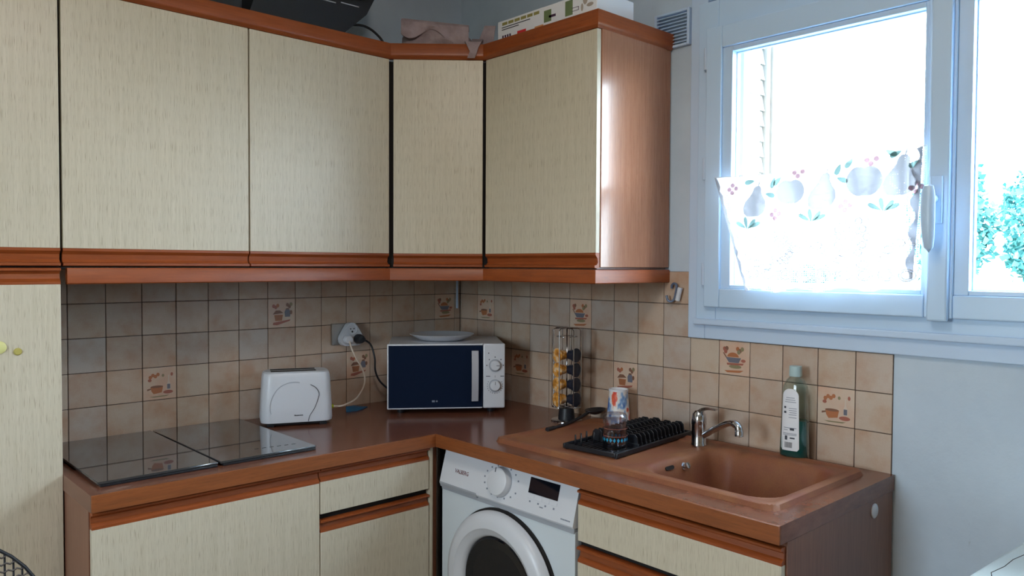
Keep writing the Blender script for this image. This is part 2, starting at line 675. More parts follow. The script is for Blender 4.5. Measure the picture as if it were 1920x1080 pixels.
ring_box(b, -1.9, -1.3, 1.0, 2.1, -1.86, -1.34, 1.05, 2.05, -3.50, -3.44, .003)
added_fill_window = struct('added_fill_window', b, PVC)  # unseen window added to let fill light onto the window wall
part('glass_pane', B().box(-3.472, -3.466, -1.862, -1.338, 1.048, 2.052), PANE, added_fill_window)
b = B().box(-3.42, 0.006, -4.6, -4.42, 0, 2.6)
struct('wall_front', b, BEIGEPAINT)

# ---- wall tiles
P_ = 0.108
Z0 = 1.300
A_L, B_R = 14.29, 1.095
motif_cache = {}


def poly2(b, pts, mi, lift):
    b.mi = mi
    lift -= .00002 * len(b.f)
    b.add([(x, lift, z) for x, z in pts], [list(range(len(pts)))])


def ell(cx, cz, rx, rz, a0=0.0, a1=2 * PI, n=14):
    return [(cx + rx * math.cos(a0 + (a1 - a0) * k / n), cz + rz * math.sin(a0 + (a1 - a0) * k / n)) for k in range(n + (0 if a1 - a0 > 6.28 else 1))]


def motif(kind):
    """little painted kitchen still lifes, flat print on the tile face (faces -y, centre 0,0)"""
    b = B()
    L1, L2, L3 = -0.0003, -0.0005, -0.0007
    if kind == 0:      # saucepan, bottle and a string of onions
        for x, z in ((-.030, .022), (-.022, .028), (-.014, .024), (-.006, .030)):
            poly2(b, ell(x, z, .0055, .006), 0, L1)
        poly2(b, ell(-.032, .012, .006, .005), 4, L1)
        poly2(b, ell(.010, .026, .004, .005), 3, L1)
        poly2(b, [(-.030, -.010), (.010, -.010), (.006, -.030), (-.020, -.034), (-.027, -.024)], 0, L1)
        poly2(b, ell(-.010, -.010, .020, .004), 1, L2)
        poly2(b, [(-.040, -.016), (-.028, -.014), (-.028, -.018), (-.040, -.022)], 1, L1)
        poly2(b, [(.022, -.022), (.034, -.022), (.034, -.004), (.030, .006), (.030, .026), (.026, .026), (.026, .006), (.022, -.004)], 5, L1)
        poly2(b, [(.023, -.020), (.033, -.020), (.033, -.004), (.023, -.004)], 2, L2)
        poly2(b, ell(.026, -.030, .016, .006), 4, L2)
        poly2(b, ell(.038, .028, .004, .006), 4, L1)
        poly2(b, [(-.034, -.042), (.030, -.040), (.020, -.044), (-.020, -.045)], 3, L1)
    elif kind == 1:    # basket, blue jug and hanging bunches
        for x, z, c in ((-.032, .026, 4), (-.024, .022, 4), (-.016, .028, 0), (.022, .030, 1), (.030, .024, 1), (.036, .032, 3)):
            poly2(b, ell(x, z, .006, .007), c, L1)
        poly2(b, [(-.030, -.006), (.004, -.006), (.000, -.028), (-.026, -.028)], 0, L1)
        poly2(b, [(-.036, -.004), (.006, .000), (-.008, .010), (-.024, .010)], 1, L2)
        for k in range(5):
            poly2(b, [(-.027 + k * .006, -.008), (-.025 + k * .006, -.008), (-.024 + k * .0055, -.026), (-.026 + k * .0055, -.026)], 1, L2)
        poly2(b, [(.012, -.014), (.032, -.014), (.034, .004), (.028, .014), (.016, .014), (.010, .004)], 2, L1)
        poly2(b, ell(.022, .015, .007, .003), 1, L2)
        poly2(b, ell(.036, .002, .005, .008), 1, L1)
        poly2(b, [(-.034, -.034), (.034, -.024), (.030, -.030), (-.020, -.044), (-.036, -.042)], 4, L2)
    else:              # dish on cloth with herbs
        for x, z, c in ((-.034, .028, 4), (-.026, .030, 1), (-.030, .020, 4), (.012, .030, 0), (.020, .024, 1), (.028, .030, 3), (.016, .020, 3)):
            poly2(b, ell(x, z, .006, .007), c, L1)
        poly2(b, [(-.030, .002), (.024, .002), (.016, -.014), (-.018, -.014)], 2, L2)
        poly2(b, ell(-.004, .004, .020, .014, 0, PI), 0, L1)
        poly2(b, [(-.040, .016), (-.030, .002), (-.024, .000), (-.036, .016)], 1, L1)
        poly2(b, ell(.032, -.006, .008, .005), 4, L1)
        poly2(b, [(-.026, -.016), (.034, -.014), (.030, -.020), (-.024, -.022)], 4, L2)
        poly2(b, ell(.004, -.026, .022, .006), 3, L1)
        poly2(b, [(-.034, -.040), (.034, -.036), (.020, -.044), (-.024, -.046)], 0, L1)
    return b


def tile_mesh(w, h, mat):
    key = (round(w, 4), round(h, 4), mat.name)
    if key not in motif_cache:
        b = B().box(-w / 2 + .0012, w / 2 - .0012, -0.0040, 0.0, -h / 2 + .0012, h / 2 - .0012, .0012)
        motif_cache[key] = mesh_of(b, 'tile', mat)
    return motif_cache[key]


DECO_L = {(6, 0): 1, (2, 2): 0, (9, 2): 1, (13, 0): 2}
DECO_R = {(0, 0): 0, (5, 0): 2, (7, 2): 1, (2, 2): 0, (11, 1): 2, (14, 2): 0}
motif_mesh = {k: mesh_of(motif(k), 'painted_motif', MOT) for k in range(3)}
MOTIF_LABEL = {0: 'tile painted with an orange saucepan and a bottle', 1: 'tile painted with a basket and a blue jug',
               2: 'tile painted with a dish on a cloth and herbs'}


def put_tile(parent, cx, cy, cz, w, h, rz, deco):
    if w < .006 or h < .006: return
    o = bpy.data.objects.new('tile', tile_mesh(w, h, DECOTILE if deco is not None else TILE))
    o.location = (cx, cy, cz)
    o.rotation_euler = (random.uniform(-.0035, .0035), 0, rz + random.uniform(-.0035, .0035))
    link(o, parent)
    if deco is not None:
        o['label'] = MOTIF_LABEL[deco]
        q = bpy.data.objects.new('painted_motif', motif_mesh[deco])
        q.location = (0, -.0041, 0)
        link(q, o)


b = B().box(-1.66, 0.004, .0022, .0062, .60, 1.408)
part('grout', b, GROUT, wall_back)
b = B().box(.0022, .0062, -1.193, 0.0, .60, 1.408).box(.0022, .0062, -1.838, -1.193, .60, 1.192)
part('grout', b, GROUT, wall_right)
rows = [(-1, 1.408, 1.300)] + [(j, Z0 - j * P_, Z0 - (j + 1) * P_) for j in range(4)]
for j, zt, zb in rows:
    zc, h = (zt + zb) / 2, zt - zb
    for i in range(-1, 15):
        x0 = -(A_L - i) * P_
        x1 = min(x0 + P_, -.001)
        x0c = max(x0, -1.655)
        put_tile(wall_back, (x0c + x1) / 2, .004, zc, x1 - x0c, h, 0, DECO_L.get((i, j)))
    for k in range(-2, 16):
        y0 = -(B_R + k) * P_
        y1 = y0 - P_
        y0, y1 = min(y0, -.001), max(y1, -1.193 if j < 1 else -1.838)
        if y0 - y1 > .004:
            put_tile(wall_right, .004, (y0 + y1) / 2, zc, y0 - y1, h, -PI / 2, DECO_R.get((k, j)))
# pale plastic corner strip above the microwave
b = B().box(-.026, -.019, -.012, -.002, 1.236, 1.41, .002)
part('corner_strip', b, CASING, wall_back)

# ---- window
win = bpy.data.objects.new('window_1', None)
win['kind'] = 'structure'
link(win)
b = B()
ring_box(b, -2.725, -1.193, 1.193, 2.335, -2.66, -1.256, 1.252, 2.268, -.008, .007, .003)
part('casing', b, CASING, win)
b = B().box(-.024, .006, -2.71, -1.221, 1.238, 1.258, .004)
part('sill_ledge', b, CASING, win)
b = B()
ring_box(b, -2.69, -1.228, 1.256, 2.262, -2.60, -1.300, 1.330, 2.145, -.016, .06, .003)
part('frame', b, PVC, win)
for sash_i, (ya, yb) in enumerate(((-1.268, -1.9575), (-1.9585, -2.650))):
    g0, g1 = (-1.358, -1.9125) if sash_i == 0 else (-2.024, -2.565)
    b = B()
    ring_box(b, yb, ya, 1.297, 2.172, g1 - .010, g0 + .034, 1.356, 2.104, -.036, .03, .004)
    sash = part('sash', b, PVC, win)
    b = B()
    ring_box(b, g1 - .010, g0 + .034, 1.356, 2.104, g1, g0, 1.368, 2.088, -.028, .02, .002)
    part('glazing_bead', b, PVC, sash)
    b = B()
    ring_box(b, g1, g0, 1.368, 2.088, g1 + .003, g0 - .003, 1.371, 2.085, -.004, .012)
    part('rubber_seal', b, PVC, sash)
    b = B().box(.002, .008, g1 - .002, g0 + .002, 1.366, 2.09)
    part('glass_pane', b, PANE, sash)
    if sash_i == 0:
        for z0, z1 in ((1.366, 1.436), (1.70, 1.77), (2.046, 2.114)):
            b = B().tube([(-.026, -1.262, z0), (-.026, -1.262, z1)], .007, 10)
            part('hinge', b, CASING, sash)
b = B().box(-.052, -.034, -1.983, -1.934, 1.290, 2.18, .005)
part('mullion_cover', b, PVC, win)
b = B().box(-.060, -.050, -1.970, -1.940, 1.535, 1.655, .004)
handle = part('window_handle', b, PVC, win)
b = B().tube([(-.058, -1.952, 1.597), (-.098, -1.950, 1.597)], .010, 12)
part('handle_neck', b, PVC, handle)
b = B()
prof, ring = [(.0, 1.632), (.012, 1.626), (.016, 1.605), (.017, 1.58), (.0165, 1.54), (.0145, 1.50), (.011, 1.475), (.0, 1.462)], 14
vs, fs = [], []
for r, z in prof:
    for k in range(ring):
        a = 2 * PI * k / ring
        bend = -.010 * math.sin((1.632 - z) / .17 * PI)
        vs.append((-.098 + bend * .6 + r * .55 * math.cos(a), -1.951 - (1.632 - z) * .02 + r * math.sin(a), z))
for i in range(len(prof) - 1):
    for k in range(ring):
        fs.append((i * ring + k, i * ring + (k + 1) % ring, (i + 1) * ring + (k + 1) % ring, (i + 1) * ring + k))
b.add(vs, fs, True)
part('handle_lever', b, PVC, handle)

# ---- air vent beside the window
vent = thing('vent_grille', 'pale blue-white slatted air vent on the wall above the cupboard end', 'vent', (0.0, -1.11, 2.15))
b = B()
ring_box(b, -1.186, -1.046, 2.148, 2.268, -1.176, -1.056, 2.156, 2.260, -.010, .006, .002)
part('frame', b, CASING, vent, world=True)
for k in range(9):
    z = 2.160 + k * .0112
    b = B().prism([(-.010, z), (-.008, z + .003), (.004, z + .010), (.002, z + .006)], -1.176, -1.056, 'y')
    part('slat', b, CASING, vent, world=True)

# ---- outside: ground, shutter, trees
b = B().box(-260, 260, -260, 260, -.72, -.60)
struct('ground', b, GROUND)
sh = thing('window_shutter', 'white folded louvred shutter outside the window glass', 'shutter', (.15, -1.325, 1.28))
b = B()
b.box(.0605, .098, -1.345, -1.300, 1.285, 2.24, .002).box(.205, .226, -1.345, -1.318, 1.285, 2.24, .002)
b.box(.098, .205, -1.345, -1.318, 1.285, 1.33).box(.098, .205, -1.345, -1.318, 2.19, 2.24)
part('shutter_frame', b, SHUTTER, sh, world=True)
for k in range(17):
    z = 1.332 + k * .0505
    b = B().prism([(-1.338, z), (-1.335, z + .001), (-1.326, z + .051), (-1.329, z + .051)], .099, .204, 'x')
    part('slat', b, SHUTTER, sh, world=True)
b = B().box(.236, .270, -1.350, -1.300, 1.285, 2.24, .003)
part('edge_post', b, SHUTTER, sh, world=True)


def tree(x, y, top, rad, label, low=False):
    rng = random.Random(int(x * 10 + y))
    t = thing('leafy_tree', label, 'tree', (x, y, -.6))
    if not low:
        b = B().tube([(0, 0, 0), (.1, .1, top * .45)], [.35, .2], 8)
        part('trunk', b, BARK, t)
    b = B()
    for k in range(2600):
        a, w = rng.uniform(0, 2 * PI), rng.uniform(-.92, 1)
        q = (1 - w * w) ** .5
        rr = rng.uniform(.72, 1.0)
        lump = 1 + .18 * math.sin(3 * a + 5 * w) + .12 * math.sin(7 * a - 3 * w)
        c = Vector((rad * q * math.cos(a) * rr * lump, rad * q * math.sin(a) * rr * lump, top * .48 + top * .52 * w * rr))
        s = rng.uniform(.5, 1.0) * (.5 if low else 1)
        e1 = Vector((rng.uniform(-1, 1), rng.uniform(-1, 1), rng.uniform(-1, 1))).normalized() * s
        e2 = Vector((rng.uniform(-1, 1), rng.uniform(-1, 1), rng.uniform(-1, 1))).normalized() * s
        b.add([c, c + e1, c + e1 * .6 + e2, c + e2 * .5 - e1 * .3], [(0, 1, 2, 3)])
    part('foliage', b, LEAF, t, kind='stuff')


tree(103, 31, 15.5, 4.4, 'tall haze-tinted tree seen through the right-hand window glass')
tree(106, 19.0, 17.8, 4.6, 'tallest haze-tinted tree at the far right edge of the window')
tree(126, 27, 17, 4.5, 'haze-tinted tree standing behind the two tall ones')
tree(98, 60, 2.2, 5.0, 'low hedge bush seen under the left part of the lace curtain', True)
tree(92, 44, 2.2, 3.5, 'low hedge bush seen under the middle of the lace curtain', True)

# ------------------------------------------------------------------ cupboards
RAIL_DOWN = [(.018, .0), (.0, .0), (.0, -.007), (.009, -.016), (.011, -.030), (.005, -.037), (-.004, -.039), (-.004, -.045), (.0, -.047), (.018, -.047)]


def rail(b, x0, x1, z, flip=False, h=.047):
    """grooved finger-pull rail; hangs below z, or (flip) stands above z"""
    k = h / .047
    pts = [(y, z + (-q if flip else q) * k) for y, q in RAIL_DOWN]
    b.prism(pts, x0, x1, 'x')


def door_unit(parent, x0, x1, z0, z1, flip=False, h=.047, name='door', gap=.0024):
    """a streaked panel with its rail; local x along the front, -y outward"""
    b = B().box(x0 + gap, x1 - gap, 0, .018, z0, z1, .0012)
    d = part(name, b, CREAM, parent)
    b = B()
    rail(b, x0 + gap, x1 - gap, z1 if flip else z0, flip, h)
    part('handle_rail', b, RAILWOOD, d, label='orange wooden finger-pull rail')
    return d


FY = -.375
ZD0, ZD1 = 1.465, 2.140
# two wall cupboards on the left wall
for x0, x1, lab in ((-1.640, -1.131, 'cream streaked wall cupboard above the hob, wider of the two beside the tall cupboard'),
                    (-1.131, -.622, 'cream streaked wall cupboard above the toaster and socket')):
    t = thing('wall_cabinet', lab, 'cabinet', (x0, FY, 1.415))
    w = x1 - x0
    b = B().box(.001, w - .001, .020, .374, 0.0, .722)
    part('carcass', b, DARK, t)  # coloured dark so the gaps between doors look shaded
    door_unit(t, 0, w, ZD0 - 1.415, ZD1 - 1.415)
# diagonal corner cupboard
c0, c1 = Vector((-.619, -.377)), Vector((-.373, -.593))
ang = math.atan2(c1.y - c0.y, c1.x - c0.x)
t = thing('corner_cabinet', 'cream diagonal corner wall cupboard above the microwave', 'cabinet', (c0.x, c0.y, 1.415), ang)
nrm = Vector((-(c1 - c0).normalized().y, (c1 - c0).normalized().x)) * .021
q0, q1 = c0 + nrm, c1 + nrm
b = B().prism([(-.001, -.002), (-.620, -.002), (-.620, q0.y), (q0.x, q0.y), (q1.x, q1.y), (q1.x, -.592), (-.001, -.592)], 1.415, 2.137)
part('carcass', b, DARK, t, world=True)
door_unit(t, .007, (c1 - c0).length - .004, ZD0 - 1.415, ZD1 - 1.415)
# right-wall cupboard with the exposed end panel
t = thing('wall_cabinet', 'cream wall cupboard beside the window with an exposed brown wooden side', 'cabinet', (-.372, -.595, 1.415), -PI / 2)
w = 1.112 - .595
b = B().box(.001, w - .016, .020, .370, 0.0, .722)
part('carcass', b, DARKPANEL, t)
door_unit(t, .001, w - .001, ZD0 - 1.415, ZD1 - 1.415)
b = B().box(w - .015, w - .0005, .0195, .345, .006, .728, .001)
part('side_panel', b, PANELWOOD, t, label='brown wood veneer side panel')
b = B().box(w - .015, w - .003, .3455, .371, .006, .728, .001)
part('filler_strip', b, PANELWOOD, t)

# cornice and light rail run round all wall cupboards
outer = [(-2.45, -.385), (-.6245, -.385), (-.384, -.597), (-.384, -1.122), (-.001, -1.122)]
ct = thing('cornice', 'orange-brown wooden cornice running along the top of the wall cupboards', 'moulding', (-.6, -.385, 2.14))
prof = [(-.022, 2.1415), (-.010, 2.1415), (-.006, 2.146), (-.001, 2.149), (.001, 2.154), (.0, 2.160), (.0, 2.190), (-.003, 2.194), (-.022, 2.194)]
for b in sweep(outer, prof):
    part('moulding_piece', b, RAILWOOD, ct, world=True)
lt = thing('light_rail', 'orange wooden pelmet strip along the underside of the wall cupboards', 'moulding', (-.6, -.375, 1.37))
outer2 = [(-1.628, -.375), (-.6205, -.375), (-.378, -.593), (-.378, -1.114), (-.001, -1.114)]
prof = [(-.020, 1.370), (-.003, 1.370), (.0, 1.373), (.0, 1.409), (-.003, 1.4135), (-.020, 1.4135)]
for b in sweep(outer2, prof):
    part('moulding_piece', b, RAILWOOD, lt, world=True)

# tall cupboard at the left
t = thing('tall_cabinet', 'tall cream streaked cupboard left of the hob with yellow dots on it', 'cabinet', (-2.24, FY, 0))
w = 2.24 - 1.6415
b = B().box(.001, w - .001, .020, .374, 0.0, 2.138)
part('carcass', b, DARK, t)
door_unit(t, 0, w, ZD0, ZD1)
door_unit(t, 0, w, .10, 1.3705, True, .043)
b = B().box(0, w, .012, .02, .0, .098)
part('plinth', b, DARK, t)
o = solo('magnet', B().lathe([(.0, -.006), (.012, -.006), (.016, -.003), (.016, 0)], 20, 'y', (-1.782, FY, 1.214)), YELLOW,
         'pale yellow round magnet cut by the left picture edge on the tall cupboard door', 'magnet')
o = solo('magnet', B().lathe([(.0, -.004), (.007, -.004), (.0095, -.001), (.0095, 0)], 20, 'y', (-1.742, FY, 1.201)), OLIVE,
         'small olive dot stuck on the tall cupboard door beside the bigger yellow one', 'magnet')

# base cupboards on the left wall
BY = -.617
t = thing('base_cabinet', 'cream base cupboard under the hob with a dark wooden side panel', 'cabinet', (-1.6405, BY, 0))
b = B().box(.016, .612, .020, .610, .10, .826)
part('carcass', b, DARKPANEL, t)
b = B().box(0, .015, .019, .612, .0, .827, .001)
part('side_panel', b, DARKPANEL, t, label='dark brown wood side panel')
door_unit(t, .0, .613, .10, .781, True, .043)
b = B().box(.016, .612, .05, .06, 0, .098)
part('plinth', b, DARK, t)
t = thing('drawer_cabinet', 'cream base unit with one drawer over a door, left of the washing machine', 'cabinet', (-1.030, BY, 0))
b = B().box(.001, .402, .020, .610, .10, .826)
part('carcass', b, DARK, t)
door_unit(t, .001, .402, .688, .784, True, .040, 'drawer_front')
door_unit(t, .001, .402, .10, .633, True, .036)
b = B().box(.001, .402, .05, .06, 0, .098)
part('plinth', b, DARK, t)
t = thing('corner_post', 'narrow upright corner post between drawers and washing machine', 'post', (-.62, BY, 0))
part('edge_strip', B().box(-.626, -.614, BY, -.57, .0, .826, .001), CREAM, t, world=True)
part('post_board', B().box(-.614, -.592, -.606, -.57, .0, .826, .001), DARKPANEL, t, world=True)
part('metal_strip', B().box(-.592, -.580, -.611, -.57, .0, .826, .001), STEEL, t, world=True)

# sink cupboard on the right wall
RX = -.597
t = thing('sink_cabinet', 'cream sink cupboard with drawer and brown wooden end panel', 'cabinet', (RX, -1.243, 0), -PI / 2)
w = 1.845 - 1.243
b = B().box(.001, w - .019, .020, .52, .10, .70)
part('carcass', b, DARK, t)
door_unit(t, .003, w - .001, .676, .776, True, .040, 'drawer_front')
door_unit(t, .003, w - .001, .10, .617, True, .043)
b = B().box(w - .018, w, .019, .592, .0, .8265, .001)
ep = part('side_panel', b, DARKPANEL, t, label='brown wood veneer end panel')
b = B().lathe([(0, -.004), (.016, -.004), (.019, -.002), (.019, .001)], 24, 'y', (-.124, -1.8455, .798))
part('cover_cap', b, WHITEP, ep, world=True, label='round white plastic cover cap')
b = B().box(.001, w - .019, .05, .06, 0, .098)
part('plinth', b, DARK, t)

# ---- worktop
ZT = .870
FXR, FYL, YE = -.612, -.632, -1.847
t = thing('worktop', 'L-shaped brown wood-effect worktop with an orange-brown front edge', 'worktop', (-.6, -.6, .828))
b = B()
b.box(-1.6435, FXR, FYL, -.001, .828, ZT)
b.box(FXR, -.001, -1.335, -.001, .828, ZT)
b.box(FXR, -.500, -1.770, -1.335, .828, ZT).box(-.090, -.001, -1.770, -1.335, .828, ZT)
b.box(FXR, -.001, YE, -1.770, .828, ZT)
part('top_board', b, TOPWOOD, t, world=True)
b = B()
e = .006
b.box(-1.6435, FXR - e, FYL - e, FYL, .828, ZT + .0005, .0015)
part('front_edge', b, EDGEWOOD, t, world=True)
b = B()
b.box(FXR - e, FXR, YE, FYL, .828, ZT + .0005, .0015)
part('front_edge', b, EDGEWOOD, t, world=True)

# ---- sink: one moulded piece, drawn as a height field
t = thing('sink', 'brown moulded sink with a drainer and a shallow rectangular bowl', 'sink', (-.29, -1.31, ZT))
SX0, SX1, SY0, SY1 = -.543, -.045, -1.795, -.830


def sd_rr(x, y, x0, x1, y0, y1, r):
    qx = abs(x - (x0 + x1) / 2) - (x1 - x0) / 2 + r
    qy = abs(y - (y0 + y1) / 2) - (y1 - y0) / 2 + r
    return math.hypot(max(qx, 0), max(qy, 0)) + min(max(qx, qy), 0) - r


def ss(a, b_, x):
    k = min(max((x - a) / (b_ - a), 0), 1)
    return k * k * (3 - 2 * k)


def sink_h(x, y):
    d = -sd_rr(x, y, SX0, SX1, SY0, SY1, .035)
    z = ZT + .013 * ss(0, .008, d) - .004 * ss(.020, .036, d)
    di = -sd_rr(x, y, SX0 + .040, SX1 - .060, -1.335, SY1 * 0 - .870, .03)
    z -= .003 * ss(0, .012, di)
    db = -sd_rr(x, y, -.486, -.112, -1.752, -1.372, .070)
    z -= .006 * ss(-.012, .004, db)
    z -= .135 * ss(.0, .052, db)
    return z


NX, NY = 84, 160
vs, fs = [], []
for i in range(NX + 1):
    for j in range(NY + 1):
        x = SX0 + (SX1 - SX0) * i / NX
        y = SY0 + (SY1 - SY0) * j / NY
        d = sd_rr(x, y, SX0, SX1, SY0, SY1, .035)
        if d > 0:
            cx = min(max(x, SX0 + .035), SX1 - .035)
            cy = min(max(y, SY0 + .035), SY1 - .035)
            q = Vector((x - cx, y - cy)).normalized() * .035
            x, y = cx + q.x, cy + q.y
        vs.append((x, y, sink_h(x, y)))
for i in range(NX):
    for j in range(NY):
        a = i * (NY + 1) + j
        fs.append((a, a + NY + 1, a + NY + 2, a + 1))
part('basin', B().add(vs, fs, True), SINK, t, world=True)
b = B()
T = Matrix.Translation((-.366, -1.3815, .8605)) @ Matrix.Rotation(math.radians(66), 4, 'X')
b.T = T
b.prism(ell(0, 0, .007, .0055, PI / 2, 3 * PI / 2, 8) and [(p[0] - .012, p[1]) for p in ell(0, 0, .007, .0055, PI / 2, 3 * PI / 2, 8)] + [(p[0] + .012, p[1]) for p in ell(0, 0, .007, .0055, -PI / 2, PI / 2, 8)], -.002, .0035)
part('overflow_slot', b, DARK, t, world=True)
b = B()
b.T = Matrix.Translation((-.298, -1.383, .853)) @ Matrix.Rotation(math.radians(66), 4, 'X')
b.lathe([(.012, -.003), (.012, .003), (.006, .005), (.006, .010), (.009, .012), (.009, .017), (.0, .018)], 18)
part('drain_knob', b, CHROME, t, world=True)
b = B().lathe([(.0, .741), (.03, .741), (.034, .738), (.034, .733)], 24, 'z', (-.30, -1.56, 0))
part('drain_plug', b, CHROME, t, world=True)

# ---- hob: two dark glass plates
for x0, x1, z, lab in ((-1.612, -1.309, .876, 'left dark glass hob plate beside the tall cupboard, reflecting the tiles'),
                       (-1.303, -1.012, .876, 'dark glass hob plate nearer the toaster, with a row of dark dashes')):
    t = thing('hob_plate', lab, 'hob', ((x0 + x1) / 2, -.30, ZT))
    b = B().box(x0 + .006, x1 - .004, -.572, -.022, ZT + .0005, z, .001)
    part('base_tray', b, BLACKP, t, world=True)
    b = B().box(x0, x1, -.566, -.018, z, z + .006, .0018)
    gp = part('glass_plate', b, HOBGLASS, t, world=True)
    if x0 > -1.31:
        for k in range(6):  # row of short dark dashes on the glass
            b = B().box(-1.06 - k * .022, -1.048 - k * .022, -.505 + k * .003, -.502 + k * .003, z + .0058, z + .0064)
            part('dark_dash', b, DARK, gp, world=True)

# ---- washing machine
t = thing('washing_machine', 'white front-loading washing machine under the worktop with a round glass door', 'washing machine', (-.597, -.647, 0), -PI / 2)
WW = .592
b = B()
b.prism([(.0, .02), (.0, .694), (.03, .694), (.03, .824), (.56, .824), (.56, .02)], 0, WW, 'x')
part('body', b, WHITEENAMEL, t)
PZ0, PZ1, PY0, PY1 = .712, .8245, -.012, .018


def py(z, off=0.0):
    return PY0 + (PY1 - PY0) * (z - PZ0) / (PZ1 - PZ0) - off


b = B().prism([(PY0, PZ0), (PY1, PZ1), (.06, PZ1), (.06, PZ0 - .006), (PY0 + .004, PZ0 - .006)], -.001, WW + .001, 'x')
pan = part('control_panel', b, WHITEP, t)
b = B().box(0.001, WW - .001, -.004, .02, .690, .7065, .002)
part('grey_band', b, GREYP, t)
b = B().prism([(PY0 - .001, .7115), (PY0 - .001, .716), (-.004, .716), (-.004, .700), (-.009, .700)], .002, .185, 'x')
part('drawer_lip', b, GREYP, t)
tilt = Vector((0, PY1 - PY0, PZ1 - PZ0)).normalized()
text('brand_lettering', 'VALBERG', .0185, MAROON, pan, frame_matrix((.066, py(.756, .0006), .756), (1, 0, 0), tilt), xs=.88)
# dial
nd = Vector((0, -tilt.z, tilt.y))
b = B()
dm = frame_matrix((.285, py(.770), .770), (1, 0, 0), tilt)
b.T = dm
b.lathe([(.044, 0), (.044, .010), (.041, .020), (.037, .0225), (0, .0225)], 40)
dial = part('programme_dial', b, WHITEP, pan)
b = B()
b.T = dm
b.lathe([(.0465, -.001), (.0465, .0012), (.0445, .0012)], 40)
part('dial_ring', b, GREYP, pan)
b = B()
b.T = dm
b.box(-.012, -.009, .026, .040, .0222, .0232)
part('dial_pointer', b, INK, dial)
b = B()
b.T = dm
for k in range(15):
    a = math.radians(20 + k * 22.5)
    if 60 < math.degrees(a) % 360 < 62: continue
    x, z = .066 * math.cos(a) * 1.15, .045 * math.sin(a) * 1.05
    if abs(z) > .046: z = math.copysign(.046, z)
    b.box(x - .0028, x + .0028, z - .0025, z + .0025, 0, .0005)
part('programme_marks', b, LIGHTINK, pan, kind='stuff')
b = B()
b.T = frame_matrix((.405, py(.765), .765), (1, 0, 0), tilt)
b.box(0, .118, 0, .045, -.001, .0012)
part('display', b, BLACKGLASS, pan, label='black display window')
for k in range(4):
    b = B()
    b.T = frame_matrix((.404 + k * .0305, py(.750), .750), (1, 0, 0), tilt)
    b.box(0, .028, 0, .0105, -.001, .0016, .0008)
    part('button', b, WHITEP, pan)
b = B()
b.T = frame_matrix((.404, py(.740), .740), (1, 0, 0), tilt)
for x in (.010, .044, .073, .106):
    b.box(x, x + .006, 0, .005, -.0005, .0005)
b.box(.054, .068, -.006, -.003, -.0005, .0005)
part('button_symbols', b, LIGHTINK, pan, kind='stuff')
b = B()
b.T = frame_matrix((.545, py(.722), .722), (1, 0, 0), tilt)
for k in range(7):
    b.box(k * .0052, k * .0052 + .0038, 0, .0035, -.0005, .0005)
part('model_lettering', b, LIGHTINK, pan, kind='stuff')
# round door
DC = (.298, 0, .452)
b = B().lathe([(.238, 0), (.238, -.006), (.222, -.006)], 72, 'y', DC)
part('door_gap_shade', b, DARK, t)  # raised dark ring paints the shadow gap round the door
b = B().lathe([(.225, -.004), (.232, -.012), (.232, -.024), (.224, -.036), (.206, -.044), (.184, -.045), (.176, -.038), (.166, -.034), (.158, -.026), (.155, -.016), (.155, -.004)], 96, 'y', DC)
ring = part('door_ring', b, WHITEP, t, label='thick white round door ring')
b = B().lathe([(.155, -.018), (.148, -.024), (.120, -.018), (.100, .01), (.080, .045), (.0, .055)], 64, 'y', DC)
part('door_glass', b, BLACKGLASS, ring, label='dark glass door bowl')

# ------------------------------------------------------------------ things on the worktop
# microwave
mang = math.atan2(-.258, .354)
t = thing('microwave', 'white microwave oven with a dark glass door, standing in the corner', 'microwave', (-.377, -.386, ZT + .0008), mang)
MW, MH0, MH1 = .438, .019, .262
b = B().box(-MW / 2 + .004, MW / 2 - .002, .012, .315, MH0 + .002, MH1 - .001, .004)
part('body', b, WHITEP, t)
for x in (-.17, .17):
    for y in (.05, .27):
        part('foot', B().lathe([(.014, 0), (.016, MH0 + .003)], 14, 'z', (x, y, 0)), BLACKP, t)
xs_ = MW / 2 - .084
b = B().box(-MW / 2, xs_, -.004, .012, MH0, MH1, .004)
dr = part('door', b, WHITEP, t)
b = B().box(-MW / 2 + .005, xs_, -.0052, .0, MH0 + .0055, MH1 - .006, .001)
part('door_glass', b, NAVYDOOR, dr, label='dark navy glass')
b = B().box(-MW / 2 + .165, -MW / 2 + .176, -.0057, -.005, MH0 + .026, MH0 + .033).lathe([(0, -.0057), (.0034, -.0057), (.0034, -.005)], 14, 'y', (-MW / 2 + .183, 0, MH0 + .0295))
part('door_emblem', b, LIGHTINK, dr)
hx = xs_ - .030
b = B()
arc = []
for k in range(9):
    a = k / 8
    arc.append((hx, -.020 - .010 * math.sin(a * PI), MH0 + .030 + .188 * a))
hv, hf = [], []
for (x, y, z) in arc:
    hv += [(x - .0125, y, z), (x + .0125, y, z), (x + .0125, y + .007, z), (x - .0125, y + .007, z)]
for k in range(8):
    for c in range(4):
        hf.append((k * 4 + c, k * 4 + (c + 1) % 4, k * 4 + 4 + (c + 1) % 4, k * 4 + 4 + c))
hf += [(3, 2, 1, 0), (32, 33, 34, 35)]
b.add(hv, hf)
b.box(hx - .008, hx + .010, -.016, -.004, MH0 + .032, MH0 + .042).box(hx - .008, hx + .010, -.016, -.004, MH1 - .036, MH1 - .026)
part('door_handle', b, SILVER, dr, label='silver vertical bar handle')
b = B().box(xs_ + .001, MW / 2, -.005, .014, MH0, MH1, .006)
cpn = part('control_panel', b, WHITEP, t)
kx = xs_ + .046
